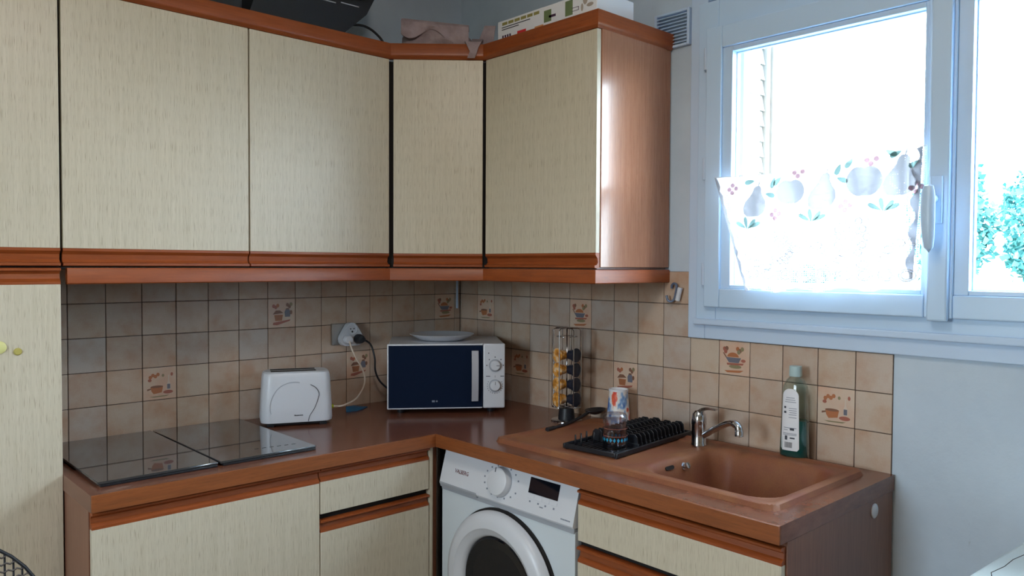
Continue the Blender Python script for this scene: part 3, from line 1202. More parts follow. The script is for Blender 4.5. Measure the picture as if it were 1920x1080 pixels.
for kz, turn in ((.180, 0), (.104, PI / 2)):
    b = B().lathe([(.0235, -.0045), (.0235, -.0062), (.0195, -.0065)], 32, 'y', (kx, 0, kz))
    part('knob_ring', b, GREYP, cpn)
    b = B().lathe([(.0195, -.005), (.0185, -.018), (.016, -.020), (.0, -.020)], 32, 'y', (kx, 0, kz))
    kn = part('knob', b, WHITEP, cpn)
    b = B()
    cx, cz = kx + .010 * math.cos(turn), kz + .010 * math.sin(turn)
    lx, lz = (.006, .001) if turn == 0 else (.001, .006)
    b.box(cx - lx, cx + lx, -.0206, -.0198, cz - lz, cz + lz)
    part('knob_mark', b, INK, kn)
b = B()
for k in range(5):
    a = math.radians(180 - k * 45)
    x, z = kx + .031 * math.cos(a), .180 + .031 * math.sin(a)
    b.box(x - .0018, x + .0018, -.0056, -.0048, z - .0022, z + .0022)
b.box(kx - .026, kx - .022, -.0056, -.0048, .224, .228)
for k in range(15):
    a = math.radians(150 + k * 17)
    x, z = kx + .029 * math.cos(a), .104 + .029 * math.sin(a)
    b.box(x - .0010, x + .0010, -.0056, -.0048, z - .0018, z + .0018)
b.box(kx - .034, kx - .018, -.0056, -.0048, .138, .1405).box(kx + .020, kx + .034, -.0056, -.0048, .138, .1405).box(kx - .0006, kx + .0006, -.0056, -.0048, .134, .142)
part('dial_marks', b, INK, cpn, kind='stuff')

b = B().lathe([(0, .006), (.062, .006), (.085, .009), (.108, .019), (.124, .0255), (.1255, .0245), (.110, .0155), (.088, .004), (.072, .0), (.0, .0)], 64, 'z', (-.298, -.256, 1.1325))
solo('plate', b, PORCELAIN, 'white dinner plate lying on top of the microwave', 'plate')

# toaster
tang = math.atan2(-.089, .2106)
t = thing('toaster', 'white two-slot toaster with rounded ends between hob and microwave', 'toaster', (-.8965, -.2245, ZT), tang)
TW, TD, TZ0, TZ1 = .119, .135, .014, .186


def rr_ring(hw, d, z, r, seg=6, bulge=0.0):
    pts = []
    cyc = d / 2
    for (sx, sy, a0) in ((1, -1, -PI / 2), (1, 1, 0), (-1, 1, PI / 2), (-1, -1, PI)):
        for k in range(seg + 1):
            a = a0 + PI / 2 * k / seg
            pts.append((sx * (hw - r) + r * math.cos(a), cyc + sy * (d / 2 - r) + r * math.sin(a), z))
    return pts


rings = []
for z, s, dz in ((TZ0, 0.0, .002), (TZ0 + .01, .002, 0), (TZ0 + .06, .0, .001), (TZ1 - .04, -.004, .004), (TZ1 - .014, -.006, .007), (TZ1 - .004, -.009, .011), (TZ1, -.015, .018)):
    rings.append([(x, y, z) for x, y, _ in rr_ring(TW + s, TD - 2 * dz, z, .034)])
    rings[-1] = [(x, y + dz, z) for x, y, z in rings[-1]]
n = len(rings[0])
vs = [q for r in rings for q in r]
fs = [(i * n + k, i * n + (k + 1) % n, (i + 1) * n + (k + 1) % n, (i + 1) * n + k) for i in range(len(rings) - 1) for k in range(n)]
b = B().add(vs, fs, True)
b.add(rings[0], [list(range(n))[::-1]]).add(rings[-1], [list(range(n))])
body = part('body', b, WHITEP, t)
for y in (.045, .090):
    part('bread_slot', B().box(-.085, .066, y - .013, y + .013, TZ1 - .003, TZ1 + .0008, .0005), DARK, body)
part('base', B().box(-TW + .02, TW - .02, .014, TD - .012, .004, TZ0 + .002, .002), BLACKP, t)
for x in (-.088, .088):
    part('foot', B().box(x - .012, x + .012, .010, .030, 0, .008, .001), BLACKP, t)
seam = [(-.086, .001, .046)]
for k in range(12):
    a = math.radians(185 - k * 10)
    seam.append((-.012 + .078 * math.cos(a), .0, .068 + .085 * math.sin(a)))
b = B().tube([(x, -.0 + .0022 * (z > .12), z) for x, y, z in seam], .0007, 6)
part('seam_line', b, GREYP, body)
b = B().tube(bez([(.044, .0018, .142), (.062, .001, .130), (.072, 0, .112), (.070, 0, .095), (.058, 0, .062), (.042, 0, .036), (.036, 0, .016)], 5), .0010, 6)
part('seam_line', b, INK, body)
b = B()
for k in range(7):
    b.box(-.010 + k * .0042, -.0068 + k * .0042, -.0012, .003, .0365, .0365 + (.0042 if k in (0,) else .003))
part('brand_print', b, INK, body)
b = B().lathe([(.0, .012), (.006, .012), (.008, .008), (.0085, .0)], 16, 'x', (TW - .002, .062, .052))
part('cord_grommet', b, LIME, t, label='lime green cord grommet')


# socket, triple adapter, plugs and cords
t = thing('wall_socket', 'steel-coloured wall socket plate on the tiles behind the toaster', 'socket', (-.588, -.001, 1.156))
part('plate', B().box(-.641, -.545, -.010, -.0006, 1.114, 1.197, .002), STEEL, t, world=True)
t = thing('socket_adapter', 'white triangular three-way socket adapter plugged into the wall socket', 'adapter', (-.566, -.012, 1.15))
tri = []
for (x, z, a0) in ((-.566, 1.174, 30), (-.590, 1.136, 150), (-.542, 1.136, 270)):
    for k in range(9):
        a = math.radians(a0 + k * 15)
        tri.append((x + .026 * math.cos(a), z + .026 * math.sin(a)))
part('shell', B().prism(tri, -.034, -.0105, 'y', False), WHITEP, t, world=True)
for x, z in ((-.566, 1.174), (-.590, 1.136), (-.542, 1.136)):
    b = B().lathe([(.0205, -.0345), (.0215, -.036), (.0195, -.036), (.0185, -.0348), (.0, -.0348)], 28, 'y', (x, 0, z), caps=False)
    f_ = part('socket_face', b, WHITEP, t, world=True)
    b = B()
    for dx, dz in ((-.0075, .002), (.0075, .002), (0, -.009)):
        b.disc((x + dx, -.0350, z + dz), .0028 if dz > 0 else .004, 'y', 12)
    part('pin_hole', b, DARK, f_, world=True)
plug1 = thing('plug', 'cream round plug with the toaster cord in the three-way adapter', 'plug', (-.590, -.055, 1.136))
part('plug_body', B().lathe([(.017, -.0355), (.0175, -.044), (.015, -.054), (.0, -.056)], 24, 'y', (-.590, 0, 1.136)), WHITEP, plug1, world=True)
# toaster cord: from the plug down to the grommet
gx = Vector((-.8965, -.2245, ZT)) + Matrix.Rotation(tang, 3, 'Z') @ Vector((TW + .010, .062, .052))
pts = [(-.590, -.054, 1.130), (-.590, -.066, 1.108), (-.582, -.085, 1.07), (-.556, -.085, 1.030), (-.545, -.09, .990), (-.565, -.11, .955), (-.625, -.155, .925), (gx.x + .03, gx.y - .012, gx.z), (gx.x, gx.y, gx.z)]
part('cord', B().tube(bez(pts), .0032, 8), CREAMCORD, plug1, world=True)
plug2 = thing('plug', 'black plug with the microwave cord in the three-way adapter', 'plug', (-.542, -.055, 1.136))
part('plug_body', B().lathe([(.0185, -.0355), (.019, -.050), (.015, -.064), (.0, -.068)], 24, 'y', (-.542, 0, 1.136)), BLACKP, plug2, world=True)
pts = [(-.542, -.056, 1.136), (-.520, -.062, 1.128), (-.500, -.066, 1.108), (-.490, -.075, 1.06), (-.484, -.07, 1.01), (-.462, -.065, .968), (-.425, -.06, .935), (-.40, -.055, .92)]
part('cord', B().tube(bez(pts), [.008] * 8 + [.0038] * 63, 8), BLACKP, plug2, world=True)
b = B()
pp = [(-.640, -.115), (-.625, -.085), (-.585, -.080), (-.545, -.062), (-.52, -.072), (-.565, -.105), (-.60, -.120)]
bmv = [(x, y, ZT + .002 + (.014 if i in (1, 2) else .003 * (i % 2))) for i, (x, y) in enumerate(pp)]
ctr = (-.59, -.095, ZT + .012)
b.add(bmv + [ctr], [(i, (i + 1) % 7, 7) for i in range(7)])
b.add([(x, y, ZT + .0006) for x, y in pp], [list(range(7))])
b.add(bmv + [(x, y, ZT + .0006) for x, y in pp], [(i, (i + 1) % 7, 7 + (i + 1) % 7, 7 + i) for i in range(7)])
solo('plastic_scrap', b, BLUEPAPER, 'crumpled blue plastic scrap on the worktop behind the toaster cord', 'scrap')

# coffee pod carousel
CX, CY = -.128, -.765
t = thing('pod_holder', 'tall chrome wire coffee pod holder on the worktop by the right wall', 'pod holder', (CX, CY, ZT))
b = B().lathe([(.0, .006), (.052, .006), (.056, .003), (.056, 0), (.0, 0)], 40)
part('base', b, CHROME, t)
b = B().lathe([(.030, .006), (.030, .014), (.026, .046), (.0, .046)], 28)
part('turning_drum', b, BLACKP, t)
camdir = Vector((-2.0276, -1.8946)).normalized()
ca = math.atan2(camdir.y, camdir.x)
ANG = [ca - math.radians(52), ca + math.radians(48), ca + math.radians(140), ca - math.radians(140)]
RO, ZB, ZTOP = .050, .052, .332
part('centre_pole', B().tube([(0, 0, .04), (0, 0, ZTOP)], .0026, 8), CHROME, t)
for a in ANG:
    d, s_ = Vector((math.cos(a), math.sin(a), 0)), Vector((-math.sin(a), math.cos(a), 0))
    for sg in (-1, 1):
        e1 = d * RO + s_ * sg * .0205
        path = [s_ * sg * .006 + Vector((0, 0, ZTOP)), e1 * .8 + Vector((0, 0, ZTOP)), e1 + Vector((0, 0, ZTOP - .006)), e1 + Vector((0, 0, ZB + .004)), e1 * .9 + Vector((0, 0, ZB)), s_ * sg * .010 + Vector((0, 0, ZB))]
        part('wire', B().tube(path, .0019, 8), CHROME, t)
    part('cross_wire', B().tube([d * RO - s_ * .0205 + Vector((0, 0, ZB)), d * RO + s_ * .0205 + Vector((0, 0, ZB))], .0017, 8), CHROME, t)
    part('cross_wire', B().tube([d * .030 - s_ * .021 + Vector((0, 0, ZTOP - .03)), d * .030 + s_ * .021 + Vector((0, 0, ZTOP - .03))], .0015, 8), CHROME, t)
pod_prof = [(.0, -.020), (.014, -.020), (.0165, -.018), (.0205, .006), (.0215, .010), (.0255, .011), (.0255, .0135), (.019, .0150), (.0, .0158)]
pod_mesh = {}
ORD = ['lowest', 'second from the bottom', 'third from the bottom', 'topmost']
for ci, (a, mt, nm) in enumerate(((ANG[0], ORANGEPOD, 'orange'), (ANG[1], NAVYPOD, 'dark navy'))):
    d = Vector((math.cos(a), math.sin(a), 0))
    for k in range(4):
        key = nm
        if key not in pod_mesh:
            pod_mesh[key] = mesh_of(B().lathe(pod_prof, 28, 'x'), 'coffee_pod', mt)
        o = bpy.data.objects.new('coffee_pod', pod_mesh[key])
        o.location = (CX + d.x * .031, CY + d.y * .031, ZT + .080 + k * .0525)
        o.rotation_euler = (k * 1.3, 0, a)
        o['label'] = f'{nm} coffee pod, {ORD[k]} of its column in the wire holder'
        o['category'] = 'coffee pod'
        o['group'] = f'{nm} coffee pods in the wire holder'
        link(o)

# black serving spoon lying beside the holder
t = thing('serving_spoon', 'black plastic serving spoon lying on the worktop in front of the pod holder', 'spoon', (-.2, -.85, ZT))
hp = [(-.338, -.874, .884), (-.30, -.868, .883), (-.23, -.860, .886), (-.155, -.853, .896), (-.10, -.846, .908)]
part('handle', B().tube(bez(hp, 6), [.0075] * 7 + [.0055] * 18, 10), BLACKP, t, world=True)
b = B()
vs, fs = [], []
NA, NR = 20, 5
hd = Vector((.095, .010, .0)).normalized()
hs = Vector((-hd.y, hd.x, 0))
for r in range(NR + 1):
    for k in range(NA):
        a = 2 * PI * k / NA
        q = r / NR
        p = Vector((-.060, -.842, 0)) + hd * .048 * q * math.cos(a) + hs * .031 * q * math.sin(a)
        vs.append((p.x, p.y, .897 + .016 * q * q))
for r in range(NR):
    for k in range(NA):
        fs.append((r * NA + k, r * NA + (k + 1) % NA, (r + 1) * NA + (k + 1) % NA, (r + 1) * NA + k))
m_ = len(vs)
vs2 = [(x, y, z - .003) for x, y, z in vs]
b.add(vs, fs, True).add(vs2, fs, True)
b.add(vs[-NA:] + vs2[-NA:], [(k, (k + 1) % NA, NA + (k + 1) % NA, NA + k) for k in range(NA)])
part('bowl', b, BLACKP, t, world=True)

# drying rack
ra = math.radians(5)
ZS = .8772
t = thing('drying_rack', 'black plastic dish drying rack standing on the sink drainer', 'dish rack', (-.452, -1.265, ZS), ra)
RL, RW = .425, .197
b = B()
b.box(0, RL, 0, .008, .002, .016, .002).box(0, RL, RW - .008, RW, .002, .016, .002)
b.box(0, .008, .008, RW - .008, .002, .016, .002).box(RL - .008, RL, .008, RW - .008, .002, .016, .002)
rim = part('rim', b, BLACKP, t)
for k in range(13):
    y = .016 + k * .0138
    part('floor_slat', B().box(.006, RL - .006, y - .0035, y + .0035, .003, .008), BLACKP, t)
for k in range(13):
    x = .130 + k * .0225
    b = B()
    b.box(x - .002, x + .002, .012, RW - .012, .006, .020, .0008)
    for q in range(4):
        y = .035 + q * (RW - .070) / 3
        h = .046 - .003 * (q % 2)
        b.prism([(y - .020, .019), (y + .020, .019), (y + .017, h - .008), (y + .009, h), (y - .009, h), (y - .017, h - .008)], x - .0018, x + .0018, 'x')
    part('tooth_row', b, BLACKP, t)
for x, y in ((.030, .150), (.030, .172), (.058, .172), (.094, .178), (.094, .150)):
    part('peg', B().tube([(x, y, .004), (x, y, .040)], [.0035, .0025], 8), BLACKP, t)
for x in (.01, RL - .01):
    for y in (.01, RW - .01):
        part('foot', B().lathe([(.006, -.001), (.006, .004)], 10, 'z', (x, y, 0)), BLACKP, t)

# upturned glass jar on the rack
JX, JY, JZ = -.378, -1.196, .8855
t = thing('glass_jar', 'upturned clear glass tumbler with a turquoise diamond band on the drying rack', 'glass', (JX, JY, JZ))
pr = [(.036, .0), (.0365, .002), (.035, .045), (.034, .072), (.036, .076), (.0365, .084), (.0355, .098), (.030, .104), (.0, .105)]
b = B().lathe(pr, 40)
b.lathe([(.034, .0), (.033, .045), (.031, .070), (.030, .088), (.0, .090)], 40)
part('glass_wall', b, TUMBLER, t)
b = B()
for k in range(20):
    a = 2 * PI * k / 20
    r = .0364
    c, s_ = math.cos(a), math.sin(a)
    tx, ty = -s_, c
    b.add([(r * c - tx * .0042, r * s_ - ty * .0042, .030), (r * c, r * s_, .0235), (r * c + tx * .0042, r * s_ + ty * .0042, .030), (r * c, r * s_, .0365)], [(0, 1, 2, 3)])
part('diamond_band', b, CYANPRINT, t, label='turquoise diamond band')
b = B()
for z in (.040, .062):
    b.lathe([(.0362, z), (.0362, z + .0012)], 40, caps=False)
part('red_lines', b, MOT[4], t)

# inverted paper cup
t = thing('paper_cup', 'upside-down paper cup printed in red, white and blue behind the glass', 'cup', (-.078, -.962, ZS - .0010))
b = B().lathe([(.0415, .0), (.043, .002), (.0415, .006), (.032, .120), (.0325, .126), (.031, .126), (.0305, .119)], 40)
part('side_wall', b, CUPMAT, t)
b = B().lathe([(.0335, .1195), (.0335, .1265), (.0305, .1265), (.030, .117), (.0, .117)], 40)
part('base_rim', b, CARD, t, label='white recessed base rim')

# mixer tap
FX, FY_ = -.132, -1.322
t = thing('mixer_tap', 'chrome single-lever mixer tap standing behind the sink', 'tap', (FX, FY_, .879))
b = B().lathe([(.0235, 0), (.0235, .004), (.0215, .007), (.0215, .062), (.0225, .064), (.0225, .080), (.020, .096), (.012, .106), (.0, .108)], 36)
part('body', b, CHROME, t)
sp_ = [(0.0, -.012, .030), (-.004, -.030, .040), (-.012, -.075, .068), (-.020, -.112, .086), (-.024, -.135, .089), (-.027, -.150, .083), (-.028, -.154, .070)]
sp = part('spout', B().tube(bez(sp_, 6), [.0095] * 24 + [.0115] * 13, 14), CHROME, t)
part('aerator', B().lathe([(.0125, .0), (.0125, .016), (.010, .020)], 20, 'z', (-.028, -.154, .056)), CHROME, sp)
b = B()
lp = bez([(.004, .002, .100), (0, -.016, .112), (-.004, -.040, .118), (-.008, -.066, .119)], 6)
vs, fs = [], []
for k, p in enumerate(lp):
    q = k / (len(lp) - 1)
    w, h = .017 - .010 * q, .006 - .003 * q
    vs += [(p.x - w, p.y, p.z - h), (p.x + w, p.y, p.z - h), (p.x + w * .8, p.y, p.z + h), (p.x - w * .8, p.y, p.z + h)]
for k in range(len(lp) - 1):
    for c in range(4):
        fs.append((k * 4 + c, k * 4 + (c + 1) % 4, k * 4 + 4 + (c + 1) % 4, k * 4 + 4 + c))
fs += [(3, 2, 1, 0), tuple(len(vs) - 4 + c for c in range(4))]
b.add(vs, fs, True)
part('lever', b, CHROME, t)

# washing-up bottle
t = thing('soap_bottle', 'clear bottle half full of green washing-up liquid with a white back label', 'bottle', (-.052, -1.590, .879), math.radians(-80))
# local: x along the broad side, -y towards the room


def oval(hw, hd, z, n=28, p=2.6):
    out = []
    for k in range(n):
        a = 2 * PI * k / n
        c, s_ = math.cos(a), math.sin(a)
        out.append((math.copysign(abs(c) ** (2 / p), c) * hw, math.copysign(abs(s_) ** (2 / p), s_) * hd, z))
    return out


def loft(levels, n=28, smooth=True):
    b = B()
    rg = [oval(hw, hd, z, n) for hw, hd, z in levels]
    vs = [q for r in rg for q in r]
    b.add(vs, [(i * n + k, i * n + (k + 1) % n, (i + 1) * n + (k + 1) % n, (i + 1) * n + k) for i in range(len(rg) - 1) for k in range(n)], smooth)
    b.add(rg[0], [list(range(n))[::-1]]).add(rg[-1], [list(range(n))])
    return b


part('bottle_wall', loft([(.036, .022, 0), (.0405, .026, .005), (.041, .0265, .02), (.0385, .025, .09), (.036, .024, .15), (.035, .0235, .19), (.033, .022, .205), (.024, .018, .222), (.014, .0135, .232), (.0125, .0125, .236)]), CLEARPLASTIC, t)
part('liquid', loft([(.035, .021, .002), (.0393, .0248, .006), (.0398, .0253, .02), (.0375, .0238, .085), (.0367, .0234, .108)]), GREENLIQ, t, label='dark green liquid')
part('cap', loft([(.0165, .0165, .233), (.0172, .0172, .236), (.0165, .0165, .262), (.0, .0, .2625)]), CAPP, t, label='pale teal screw cap')


def lab_pt(u, z):
    hw = .0398 - (.0398 - .0352) * min(max((z - .02) / .17, 0), 1)
    hd = .0262 - (.0262 - .0236) * min(max((z - .02) / .17, 0), 1)
    x = u
    p = 2.6
    y = -hd * max(1 - abs(x / hw) ** p, 0) ** (1 / p) - .0006
    return (x, y, z)


def label_patch(b, outline_z, lo, hi, lift=0.0, nu=8):
    vs, fs = [], []
    for z in outline_z:
        a, c = lo(z), hi(z)
        for k in range(nu + 1):
            q = lab_pt(a + (c - a) * k / nu, z)
            vs.append((q[0], q[1] - lift, q[2]))
    for i in range(len(outline_z) - 1):
        for k in range(nu):
            fs.append((i * (nu + 1) + k, i * (nu + 1) + k + 1, (i + 1) * (nu + 1) + k + 1, (i + 1) * (nu + 1) + k))
    b.add(vs, fs, True)


def lw(z):
    w = .0265 - .004 * (z - .02) / .17
    if z > .178: w *= max(1 - ((z - .178) / .021) ** 2, 0.0) ** .5
    if z < .030: w *= .80 + .2 * max(1 - ((.030 - z) / .008) ** 2, 0.0) ** .5
    return w


zs = [.022 + .007 * k for k in range(23)] + [.180, .185, .190, .194, .197, .1985]
b = B()
label_patch(b, zs, lambda z: -.006 - lw(z), lambda z: -.006 + lw(z))
lb = part('back_label', b, CARD, t, label='white paper back label')
b = B()
for z0, u0, u1 in ((.160, -.022, .010), (.166, -.020, .008), (.172, -.018, .006), (.142, -.010, .012), (.136, -.010, .012), (.130, -.008, .012), (.124, -.010, .012), (.116, -.010, .012), (.086, -.024, .012), (.080, -.024, -.012), (.066, -.026, .013), (.070, -.026, .013)):
    label_patch(b, [z0, z0 + .0016], lambda z: u0, lambda z: u1, .0004)
part('label_print', b, LIGHTINK, lb, kind='stuff')
b = B()
for z0, z1, u0, u1 in ((.080, .086, -.006, .006), (.052, .064, -.020, -.013), (.056, .060, -.006, .008), (.128, .134, -.024, -.017), (.142, .148, -.024, -.018)):
    label_patch(b, [z0, z1], lambda z: u0, lambda z: u1, .0004)
for k in range(9):
    u = -.020 + k * .0024
    label_patch(b, [.030, .046], lambda z: u, lambda z: u + .0014, .0004, 1)
part('barcode', b, INK, lb, kind='stuff')

# hook with white tag on the tiles
t = thing('wall_hook', 'grey S-shaped hook with a white tube hanging on the end tile by the window', 'hook', (-.004, -1.150, 1.335))
hkp = [(-.008, -1.128, 1.352), (-.010, -1.130, 1.362), (-.012, -1.140, 1.368), (-.012, -1.150, 1.362), (-.012, -1.148, 1.340), (-.012, -1.142, 1.318), (-.016, -1.133, 1.308), (-.020, -1.122, 1.312), (-.022, -1.117, 1.328)]
HOOKGREY = pmat('dark_blue_grey_metal', rgb(92, 102, 124), 0.4)
part('hook_wire', B().tube(bez(hkp, 6), .0042, 8), HOOKGREY, t, world=True)
part('white_tube', B().tube([(-.014, -1.166, 1.355), (-.014, -1.155, 1.312)], .0085, 12), WHITEP, t, world=True)

# ------------------------------------------------------------------ on top of the cupboards
ZC = 2.1385
t = thing('cardboard_box', 'flat white printed cardboard box lying on top of the right cupboard', 'box', (-.23, -.85, ZC))
bx0, bx1, by0, by1, bz1 = -.345, -.165, -1.082, -.628, 2.270
part('carton', B().box(bx0, bx1, by0, by1, ZC + .0005, bz1, .003), CARD, t, world=True)


def print_box(name, y0, y1, z0, z1, mat):
    part(name, B().box(bx0 - .0005, bx0 + .001, y0, y1, z0, z1), mat, t, world=True)


for k in range(6):
    print_box('title_print', -.652 - k * .031 - .026, -.652 - k * .031, 2.252, 2.262, PRINTOLIVE)
print_box('text_line', -.79, -.65, 2.2435, 2.2465, INK)
print_box('text_line', -.735, -.65, 2.236, 2.239, INK)
for k in range(4):
    print_box('barcode_bar', -.660 - k * .012, -.652 - k * .012, 2.190, 2.218, PRINTPURPLE)
print_box('red_patch', -.770, -.728, 2.190, 2.218, PRINTRED)
print_box('orange_patch', -.852, -.812, 2.190, 2.214, PRINTORANGE)
print_box('olive_patch', -.935, -.89, 2.190, 2.208, PRINTOLIVE)
print_box('green_picture', -.888, -.855, 2.217, 2.255, PRINTGREEN)
print_box('dark_caption', -.908, -.878, 2.228, 2.236, PRINTPURPLE)
print_box('green_picture', -.982, -.950, 2.215, 2.262, PRINTGREEN)
part('caption_frame', B().box(bx0 - .0006, bx0 + .001, -1.008, -.978, 2.224, 2.2255).box(bx0 - .0006, bx0 + .001, -1.008, -.978, 2.234, 2.2355).box(bx0 - .0006, bx0 + .001, -1.008, -1.006, 2.224, 2.2355), PRINTPURPLE, t, world=True)
b = B()
for k, (y, z, ry, rz) in enumerate(((-1.035, 2.25, .010, .016), (-1.055, 2.23, .014, .006), (-1.022, 2.228, .005, .012), (-1.064, 2.252, .007, .012))):
    b.disc((bx0 - .0004 - k * .0001, y, z), ry, 'x', 14, rz)
part('fur_picture', b, PRINTFUR, t, world=True)

# crumpled bag with strap hanging over the cornice
bag = thing('cloth_bag', 'crumpled mauve-grey cloth bag with a strap over the corner cupboard cornice', 'bag', (-.46, -.42, ZC))
rng = random.Random(5)
cdir = (c1 - c0).normalized()
cnor = Vector((-cdir.y, cdir.x))
NU, NV = 26, 14
vs, fs = [], []


def bag_pt(u, v):
    """u along the cornice, v round the section"""
    a = 2 * PI * v
    env = (1 - abs(2 * u - 1) ** 5) ** .5
    top = .150 - .026 * u + .006 * math.sin(9 * u)
    hw = .082 * env + .004 * math.sin(13 * u)
    hh = top * (.35 + .65 * env) / 2
    y = math.copysign(abs(math.cos(a)) ** .6, math.cos(a)) * hw
    z = hh + math.copysign(abs(math.sin(a)) ** .6, math.sin(a)) * hh
    if math.cos(a) < 0 and z > .02:
        y += .016 * math.sin(u * 11 + z * 60) * env
        z -= .014 * math.sin(u * 8 + .6) * env
    along = .030 + .262 * u + .008 * math.sin(a * 2)
    p = c0 + cdir * along + cnor * (.105 + y)
    return (p.x, p.y, ZC + .001 + max(z, 0))


for i in range(NU + 1):
    for j in range(NV):
        vs.append(bag_pt(i / NU, j / NV))
for i in range(NU):
    for j in range(NV):
        fs.append((i * NV + j, i * NV + (j + 1) % NV, (i + 1) * NV + (j + 1) % NV, (i + 1) * NV + j))
b = B().add(vs, fs, True)
b.add(vs[:NV], [list(range(NV))[::-1]]).add(vs[-NV:], [list(range(NV))])
part('bag_body', b, BAGCLOTH, bag, world=True)
# folded-over flap along the front
fv, ff = [], []
NF = 24
for i in range(NF + 1):
    u = i / NF
    al = .034 + .236 * u
    zt_ = ZC + .147 - .022 * u
    drop = .040 + .026 * math.sin(u * 9 + .5) * (1 - .3 * u) + .018 * u
    for out, z in ((-.075, zt_ + .004), (-.028, zt_ + .006), (-.014, zt_ - .006), (-.010 + .006 * math.sin(u * 17), zt_ - drop * .6), (-.012 + .008 * math.sin(u * 13), zt_ - drop), (-.020, zt_ - drop), (-.024, zt_ - .010), (-.075, zt_ - .004)):
        q = c0 + cdir * al - cnor * out
        fv.append((q.x, q.y, z))
for i in range(NF):
    for k in range(8):
        ff.append((i * 8 + k, i * 8 + (k + 1) % 8, (i + 1) * 8 + (k + 1) % 8, (i + 1) * 8 + k))
ff += [tuple(range(8))[::-1], tuple(NF * 8 + k for k in range(8))]
part('bag_flap', B().add(fv, ff, True), BAGCLOTH, bag, world=True)
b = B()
# dark wedge at the right end, painting the shade inside the bag
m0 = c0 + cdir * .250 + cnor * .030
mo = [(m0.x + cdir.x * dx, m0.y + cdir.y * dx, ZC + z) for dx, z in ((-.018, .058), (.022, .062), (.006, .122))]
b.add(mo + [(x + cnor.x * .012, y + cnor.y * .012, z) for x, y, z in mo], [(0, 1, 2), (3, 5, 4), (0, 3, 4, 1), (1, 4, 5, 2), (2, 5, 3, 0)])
part('bag_mouth_shade', b, DARK, bag, world=True)


def ribbon(b, pts, wdir, w, th=.002):
    vs, fs = [], []
    wd = Vector(wdir).normalized()
    P = [Vector(p) for p in pts]
    for k, p in enumerate(P):
        tg = (P[min(k + 1, len(P) - 1)] - P[max(k - 1, 0)]).normalized()
        nn = tg.cross(wd).normalized() * th
        ww = w[k] if isinstance(w, list) else w
        vs += [p - wd * ww - nn, p + wd * ww - nn, p + wd * ww + nn, p - wd * ww + nn]
    n = len(P)
    for k in range(n - 1):
        for c in range(4):
            fs.append((k * 4 + c, k * 4 + (c + 1) % 4, k * 4 + 4 + (c + 1) % 4, k * 4 + 4 + c))
    fs += [(3, 2, 1, 0), tuple(4 * n - 4 + c for c in range(4))]
    b.add(vs, fs, True)


def cp(along, out, z):
    p = c0 + cdir * along - cnor * out
    return (p.x, p.y, z)


b = B()
ribbon(b, [cp(.300, -.080, 2.235), cp(.300, -.030, 2.215), cp(.298, .008, 2.2), cp(.292, .0175, 2.180), cp(.286, .018, 2.160), cp(.279, .0175, 2.143)], (cdir.x, cdir.y, .0), [.020, .018, .017, .013, .013, .013])
ribbon(b, [cp(.262, -.040, 2.215), cp(.270, .006, 2.201), cp(.276, .0155, 2.185), cp(.284, .0158, 2.165)], (cdir.x, cdir.y, .0), [.012, .010, .010, .008])
part('strap', b, BAGCLOTH, bag, world=True)
b = B()
q = [cp(.310, -.09, 2.17), cp(.365, -.10, 2.17), cp(.365, -.12, 2.30), cp(.330, -.11, 2.30)]
ribbon(b, [cp(.335, -.10, 2.15), cp(.332, -.10, 2.24), cp(.345, -.105, 2.29)], (cdir.x, cdir.y, 0), [.026, .026, .020], .006)
part('bag_corner', b, BAGCLOTH, bag, world=True)

# black appliance on the left cupboard
t = thing('table_grill', 'black electric table grill lying on top of the middle cupboard', 'appliance', (-.88, -.19, ZC))
b = B().prism([(-1.09, ZC + .001), (-.83, ZC + .001), (-.756, 2.220), (-.668, 2.300), (-.636, 2.36), (-.64, 2.44), (-1.02, 2.44), (-1.10, 2.20)], -.30, -.06, 'y')
part('housing', b, BLACKP, t, world=True)
for k, (x0, x1, z) in enumerate(((-.93, -.87, 2.335), (-.855, -.79, 2.312), (-.77, -.70, 2.318))):
    part('silver_line', B().box(x0, x1, -.302, -.299, z, z + .003), SILVER, t, world=True)
part('lid_block', B().box(-.90, -.68, -.318, -.30, 2.345, 2.43, .006), BLACKP, t, world=True)
part('power_cord', B().tube(bez([(-.72, -.27, 2.262), (-.665, -.275, 2.268), (-.62, -.28, 2.252), (-.585, -.285, 2.215), (-.575, -.29, 2.143)], 8), .0045, 8), BLACKP, t, world=True)
t = thing('dark_case', 'dark flat case on top of the cupboard left of the black grill', 'case', (-1.3, -.2, ZC))
part('case_body', B().box(-1.52, -1.115, -.30, -.08, ZC + .001, 2.40, .01), BLACKP, t, world=True)
part('case_lid', B().box(-1.525, -1.110, -.305, -.075, 2.40, 2.425, .006), BLACKP, t, world=True)

# ------------------------------------------------------------------ lace curtain on the left sash
CT = thing('lace_curtain', 'white lace half curtain with woven fruit hanging on the left window sash', 'curtain', (-.055, -1.63, 1.5))


def cur(u, v, off=0.0):
    """u 0..1 left to right, v 0..1 top to bottom"""
    yl = -1.325 - .106 * v - .012 * math.sin(v * PI) * 0
    yr = -1.933 + .016 * v
    zt = 1.698 + .034 * u - .016 * math.sin(u * PI)
    zb = 1.352 + .020 * u + .006 * math.sin(u * 23)
    fold = .005 * math.sin(u * 31 + v) * (.3 + v) + .010 * math.sin(u * 9.0 + .8) * v
    edge = .016 * math.exp(-((u - .965) / .03) ** 2) * math.sin(v * 3 + 1)
    return (-.064 + fold * .6 + edge - off, yl + (yr - yl) * u, zt + (zb - zt) * v)


